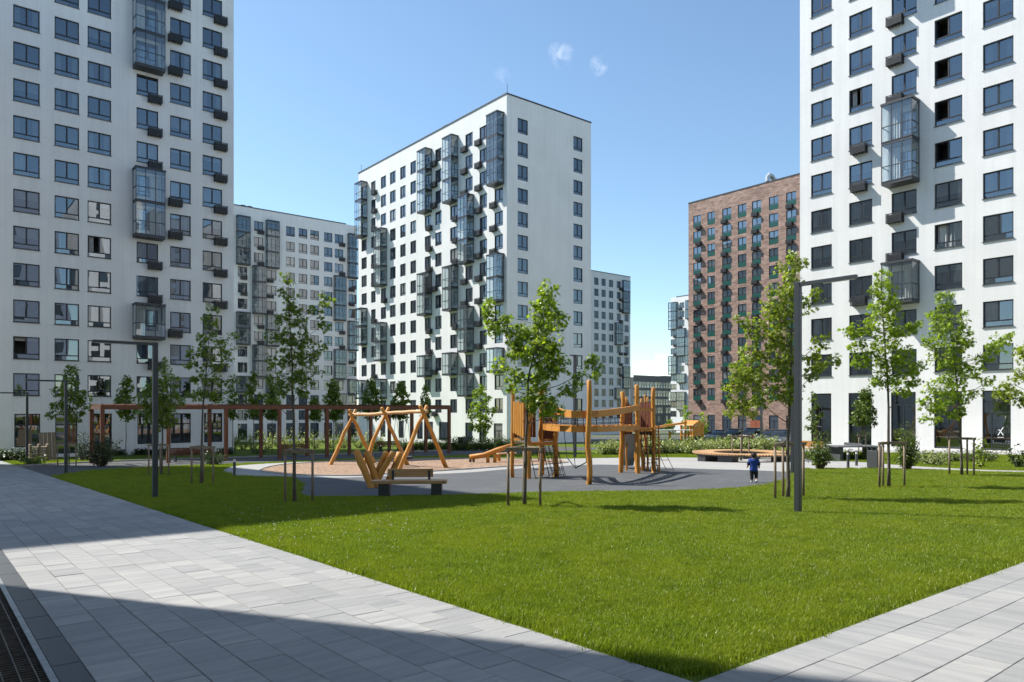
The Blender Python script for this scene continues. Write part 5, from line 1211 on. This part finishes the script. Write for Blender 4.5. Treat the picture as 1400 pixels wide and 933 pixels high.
# rope nets
def net(c, nm='rope_net', nx=4, ny=5, rr=.012):
    a, b_, d, e_ = c; m = MB()
    for i in range(nx+1): m.tube([a.lerp(b_, i/nx), e_.lerp(d, i/nx)], rr, 5)
    for j in range(ny+1): m.tube([a.lerp(e_, j/ny), b_.lerp(d, j/ny)], rr, 5)
    return m.build(nm, M['rope'], r, kind='stuff')
net((up(P3, 1.35)-c0, up(P4, 1.35)-c0, up(P4+Av*.5, .05)-c0, up(P3+Av*.5, .05)-c0)); net((up(P2+Av*.75, 1.3)-c0, up(P4, 1.3)-c0, up(P4-Bv*.45, .05)-c0, up(P2+Av*.9-Bv*.4, .05)-c0), nx=3)
net((up(Q3, 1.8)-c0, up(Q4, 1.8)-c0, up(Q4+Av*1.0, .05)-c0, up(Q3+Av*1.3, .05)-c0), nx=3, ny=4)
m = MB()
for i, (dx, h) in enumerate(((.35, .9), (.75, .55), (1.1, .75))):
    p = lb[2+i]; q = Vector((p.x+.1, p.y, zg(p.x+c0.x, p.y+c0.y)-c0.z+h)); m.tube([p, q], .012, 5)
    if i: m.tube([pq, q], .02, 6)
    pq = q
m.build('hanging_rope', M['rope'], r, kind='stuff')
net((up(P2, 1.3)-c0, up(P2+Av*.7, 1.3)-c0, up(P2+Av*.8-Bv*.3, .05)-c0, up(P2+Av*.1-Bv*.3, .05)-c0), nx=2, ny=4, rr=.016)
net((up(Q2+Av*.1, 1.8)-c0, up(Q3, 1.8)-c0, up(Q3-Bv*.2, .1)-c0, up(Q2+Av*.15-Bv*.2, .1)-c0), nx=3, ny=5, rr=.014)
MB().tube([up(P1+Av*.5-Bv*.3, 0)-c0, up(P1+Av*.5-Bv*.3, 1.5)-c0], .025, 8).build('fire_pole', M['rope'], r)
# sloping balance log with its two short posts
b = at_ground(670, 633); r = thing('balance_log', 'sloping orange balance log on short posts left of the climbing frame', 'balance beam', b, 0); Yb = b.y
pz = [at(642, 625.5, Yb)-b, at(662, 622.5, Yb)-b, at(680, 615.5, Yb)-b, at(703, 608.5, Yb)-b]
MB().tube(pz, [.15, .14, .14, .13], 10).build('log', M['robinia_x'], r, True)
for px in (667, 676.5): v = at(px, 618, Yb)-b; MB().tube([(v.x, 0, -.05), (v.x, 0, v.z)], .10, 9).build('post', M['robinia'], r, True)
for px in (643, 647.5): v = at(px, 627, Yb)-b; MB().tube([(v.x, 0, v.z-.2), (v.x, 0, v.z)], .07, 8).build('foot', M['rope'], r)
r = thing('stepping_plank', 'pale plank step at the foot of the left climbing tower', 'plank step', at_ground(691, 631), TH); bevel(MB().box(-.7, .7, -.2, .2, .42, .5).build('tread', M['pale_log'], r), .01, 1)
for x in (-.5, .5): MB().box(x-.06, x+.06, -.1, .1, -.02, .419).build('leg', M['robinia'], r)

# --- round slatted bench
bx, by = gp(1016, 631.5); by = 40.8; bx = .316*by; b = Vector((bx, by, zg(bx, by))); r = thing('round_bench', 'large round bench of pale wooden slats on dark blocks encircling a maple', 'bench', b, 0)
ro, ri = 2.75, 1.6; ns = 104
me = MB().box(ri, ro, -.055, .055, .40, .47).mesh('slat', M['larch_x'])
for i in range(ns): obj('slat', me, r, (0, 0, 0), 2*math.pi*i/ns)
for nm, ra in (('outer_rim', ro-.1), ('inner_rim', ri+.1)):
    m = MB(); pts = [Vector((ra*math.cos(k*math.pi/24), ra*math.sin(k*math.pi/24), .365)) for k in range(49)]
    for p, q in zip(pts, pts[1:]): m.bar(p, q, .05, .07)
    m.build(nm, M['cap'], r)
lm = MB().box(1.75, 2.62, -.4, .4, -.02, .33).mesh('support_block', M['cap'])
for k in (196, 232, -42, -8, 60, 120): obj('support_block', lm, r, (0, 0, 0), R(k))

# --- distant play house, beyond the hedge
def farp(px, py, Y): return at(px, py, Y)
Yp = 60.0; x = (946-700)/1000*Yp; b = Vector((x, Yp, zg(x, Yp))); r = thing('play_house', 'distant orange play house with a steel slide behind the hedge', 'play house', b, TH)
for sx in (-.6, .6):
    for sy in (-.6, .6): MB().tube([(sx, sy, -.05), (sx, sy, 2.1)], .1, 8).build('post', M['robinia'], r)
MB().box(-.7, .7, -.7, .7, 1.15, 1.22).build('deck', M['robinia_x'], r)
MB().prism([(-.8, 2.02), (.8, 2.02), (.75, 2.1), (0, 2.42), (-.75, 2.1)], -.72, .72).build('roof', M['robinia_x'], r)
for i in range(5): MB().box(-.62+i*.26, -.42+i*.26, -.72, -.68, 1.25, 1.95).build('panel_plank', M['robinia'], r)
MB().bar((.65, 0, 1.2), (2.9, -1.2, .2), .5, .05).bar((.65, .25, 1.3), (2.9, -.95, .3), .03, .18).bar((.65, -.25, 1.3), (2.9, -1.45, .3), .03, .18).build('slide', M['steel'], r)
Yp = 57.0; x = (915-700)/1000*Yp; b = Vector((x, Yp, zg(x, Yp))); r = thing('play_beam', 'distant orange beam frame with a pale roof plank behind the hedge', 'play frame', b, R(2))
for sx in (-1.5, 0, 1.5): MB().tube([(sx, 0, -.05), (sx+.05, 0, 1.5)], .1, 8).build('post', M['robinia'], r)
MB().box(-1.75, 1.75, -.5, .5, 1.62, 1.68).build('roof_plank', M['lens'], r); MB().tube([(-1.8, .1, 1.75), (-.2, .05, 2.0), (1.4, .1, 2.25)], .09, 8).build('beam', M['robinia_x'], r); MB().tube([(1.3, .1, -.05), (1.3, .1, 2.4)], .09, 8).build('post', M['robinia'], r)

# --- parked cars beyond the hedge
def car_paint(name, c): t = NT(name); t.P(Base__Color=c+(1,), Roughness=.28, Metallic=.35); t.b.inputs['Coat Weight'].default_value = 1; return t.m
M['tyre'] = plain('tyre_rubber', (.02, .02, .02), .85); M['rim'] = plain('alloy_rim', (.45, .46, .47), .35, .8); t = NT('car_glass'); t.P(Base__Color=(.015, .018, .02, 1), Roughness=.05); M['car_glass'] = t.m
t = NT('tail_light'); t.P(Base__Color=(.35, .01, .01, 1), Roughness=.2); M['tail'] = t.m
def loft(secs):                                              # cross sections: lists of equal length
    m = MB(); n = len(secs[0])
    for s in secs: m.v += [tuple(p) for p in s]
    for i in range(len(secs)-1):
        for k in range(n): m.f.append((i*n+k, i*n+(k+1) % n, (i+1)*n+(k+1) % n, (i+1)*n+k))
    m.f.append(tuple(reversed(range(n)))); m.f.append(tuple(range((len(secs)-1)*n, len(secs)*n))); return m
def car(label, base, rz, paint, tall=0.):
    r = thing('parked_car', label, 'car', base, rz, 'cars parked before the brick tower')
    def sec(x, w, z0, z1, r_=.12): return [(x, -w, z0), (x, w, z0), (x, w, z1-r_), (x, w-r_, z1), (x, -w+r_, z1), (x, -w, z1-r_)]
    prof = [(-2.2, .78, .35, .75), (-2.1, .86, .25, .95), (-1.2, .9, .22, 1.0), (0, .91, .22, 1.0), (1.0, .9, .22, .98), (1.9, .86, .24, .88), (2.2, .74, .32, .7)]
    o = loft([sec(*p) for p in prof]).build('body', paint, r, True); bevel(o, .03, 2)
    h = 1.48+tall
    cab = [(-1.75 if not tall else -2.0, .74, .95, 1.0+.02, .02), (-1.25, .68, .95, h-.06, .1), (-.4, .66, .95, h, .1), (.35, .66, .95, h-.05, .1), (1.15, .74, .95, 1.0, .02)]
    bevel(loft([sec(*p) for p in cab]).build('window_band', M['car_glass'], r, True), .02, 2)
    bevel(MB().box(-1.2, .3, -.58, .58, h-.03, h+.02).build('roof', paint, r), .02, 2)
    for x in (-1.35, 1.35):
        for sy in (-1, 1):
            wl_ = MB().tube([(x, sy*.72, .33), (x, sy*.92, .33)], .33, 18).build('wheel', M['tyre'], r); MB().tube([(x, sy*.921, .33), (x, sy*.935, .33)], .21, 12).build('rim', M['rim'], wl_)
    for sy in (-1, 1):
        MB().box(2.13, 2.2, sy*.62-.14, sy*.62+.14, .6, .72).build('headlight', M['lens'], r); MB().box(-2.19, -2.1, sy*.66-.13, sy*.66+.13, .7, .84).build('tail_light', M['tail'], r); MB().box(.75, .95, sy*.94-.09, sy*.94+.09, 1.0, 1.12).build('mirror', paint, r)
navy, black, grey_, white_ = car_paint('navy_paint', (.012, .02, .04)), car_paint('black_paint', (.01, .01, .012)), car_paint('slate_paint', (.05, .07, .09)), car_paint('white_paint', (.7, .7, .7))
for px, Y, paint, tall, lab in ((985, 84, grey_, 0, 'blue grey car parked behind the hedge, leftmost of the parked row'), (1010, 82, black, .15, 'tall black car parked behind the maple of the round bench'), (1034, 80, black, .2, 'black van like car parked left of the slim lamp post'), (1055, 78, navy, 0, 'navy car parked before the rust coloured door'), (1071, 66, grey_, .05, 'slate car parked nearest, by the big right lamp post'), (962, 92, navy, .1, 'dark car parked behind the distant steel slide')):
    x = (px-700)/1000*Y; car(lab, (x, Y, zg(x, Y)+.01), TH+math.pi*(px % 2)+.1, paint, tall)

# --- the boy
b = at_ground(1030.5, 660.5); boy = thing('person', 'small child in a blue hooded top and black trousers walking away across the grey pad', 'child', b, R(-12))
def skin(name, J, E, mat, sub=2, parent=boy):
    me = bpy.data.meshes.new(name); me.from_pydata([j[:3] for j in J], E, []); o = obj(name, me, parent); me.materials.append(mat)
    sm_ = o.modifiers.new('skin', 'SKIN'); 
    for i, j in enumerate(J): me.skin_vertices[0].data[i].radius = (j[3], j[4] if len(j) > 4 else j[3])
    me.skin_vertices[0].data[0].use_root = True
    s_ = o.modifiers.new('sub', 'SUBSURF'); s_.levels = s_.render_levels = sub; sm_.use_smooth_shade = True; return o
t = NT('skin'); t.P(Base__Color=(.52, .30, .21, 1), Roughness=.55); t.b.inputs['Subsurface Weight'].default_value = .08; M['skin'] = t.m
M['blue_cloth'] = plain('blue_jersey', (.012, .05, .25), .85, 0, .2, 14, .3); M['navy_cloth'] = plain('navy_sleeve', (.012, .018, .05), .85, 0, .2, 14, .3); M['black_cloth'] = plain('black_trousers', (.012, .012, .014), .85, 0, .2, 12, .3)
M['hair'] = plain('dark_brown_hair', (.025, .014, .01), .6, 0, .3, 40, .6); M['shoe'] = plain('pale_shoe', (.55, .54, .52), .6); M['sole'] = plain('dark_sole', (.05, .05, .05), .8)
# the body: pelvis root, torso, neck, head stub, arms, legs, one surface
J = [(0,0,.47,.085,.07),(0,0,.56,.085,.068),(0,-.005,.68,.095,.07),(0,-.005,.755,.075,.055),(0,0,.80,.042),(0,.012,.86,.075,.085),(0,.015,.94,.075,.085),
     (.115,-.005,.745,.042),(.155,-.03,.62,.036),(.178,.015,.49,.03),(-.115,-.005,.745,.042),(-.165,.0,.63,.036),(-.208,.066,.51,.03),
     (.06,0,.43,.065),(.088,.05,.25,.045),(.075,-.09,.105,.035),(-.06,0,.43,.065),(-.062,.02,.24,.045),(-.062,.0,.06,.035)]
E = [(0,1),(1,2),(2,3),(3,4),(4,5),(5,6),(3,7),(7,8),(8,9),(3,10),(10,11),(11,12),(0,13),(13,14),(14,15),(0,16),(16,17),(17,18)]
skin('body', J, E, M['skin'])
skin('jersey', [(0,0,.375,.15,.135),(0,0,.45,.148,.13),(0,0,.58,.14,.12),(0,-.005,.70,.145,.115),(0,-.005,.80,.075,.07),(.125,-.005,.755,.08),(.158,-.026,.64,.066),(-.125,-.005,.755,.08),(-.168,-.002,.645,.066)], [(0,1),(1,2),(2,3),(3,4),(3,5),(5,6),(3,7),(7,8)], M['blue_cloth'])
skin('hood', [(-.05,-.085,.775,.04),(0,-.10,.745,.05),(.05,-.085,.775,.04)], [(1,0),(1,2)], M['blue_cloth'])
for q in ([(.146,-.018,.69,.066),(.158,-.026,.64,.062),(.165,-.015,.575,.056)], [(-.155,-.002,.69,.066),(-.168,-.002,.645,.062),(-.178,.012,.58,.056)]): skin('sleeve', q, [(0,1),(1,2)], M['navy_cloth'])
for q in ([(.055,0,.47,.088),(.066,.005,.39,.082),(.086,.05,.25,.064),(.075,-.075,.14,.053)], [(-.055,0,.47,.088),(-.06,.005,.39,.082),(-.062,.02,.24,.064),(-.062,0,.09,.053)]): skin('trouser_leg', q, [(0,1),(1,2),(2,3)], M['black_cloth'])
skin('hair', [(0,-.045,.845,.07,.07),(0,-.035,.90,.10,.095),(0,-.01,.96,.11,.115),(0,.005,.995,.09,.10)], [(0,1),(1,2),(2,3)], M['hair'])
for sx in (-1, 1): skin('ear', [(sx*.072,.015,.872,.016),(sx*.08,.01,.896,.017)], [(0,1)], M['skin'])
for ex in (-.026, .026): MB().tube([(ex, .075, .89), (ex, .088, .89)], .009, 8).build('eye', M['black_cloth'], boy)
skin('nose', [(0,.08,.875,.014),(0,.098,.858,.015)], [(0,1)], M['skin']); skin('mouth', [(-.018,.08,.832,.009),(.018,.08,.832,.009)], [(0,1)], plain('lip', (.4,.15,.12), .5))
def hand(c, fwd, sx):
    c = Vector(c); f = Vector(fwd).normalized(); side = Vector((0, 1, 0)) if abs(f.y) < .8 else Vector((1, 0, 0)); side = (side - f*side.dot(f)).normalized(); nr = f.cross(side)
    skin('palm', [(*c, .017, .012), (*(c+f*.04), .021, .011)], [(0,1)], M['skin'])
    for k, L_ in enumerate((.034, .04, .038, .03)):
        o = c+f*.048+side*(k-1.5)*.0105; skin('finger', [(*o, .0058), (*(o+f*L_*.5+nr*.004), .0052), (*(o+f*L_*.9+nr*.014), .0045)], [(0,1),(1,2)], M['skin'], 1)
    o = c+f*.012+side*.018; skin('thumb', [(*o, .007), (*(o+side*.016+f*.016), .006), (*(o+side*.02+f*.034), .005)], [(0,1),(1,2)], M['skin'], 1)
hand((.174, .002, .535), (.08, .12, -1), 1); hand((-.199, .05, .555), (-.25, .4, -1), -1)
for (x, y, z, tilt) in ((-.062, .03, .035, 0), (.075, -.10, .075, -40)):
    s_ = skin('shoe', [(x, y-.05*math.cos(R(tilt)), z+.05*math.sin(R(-tilt)), .048, .044), (x, y, z, .046, .042), (x, y+.07*math.cos(R(tilt)), z-.07*math.sin(R(-tilt)), .044, .034)], [(0,1),(1,2)], M['shoe'])
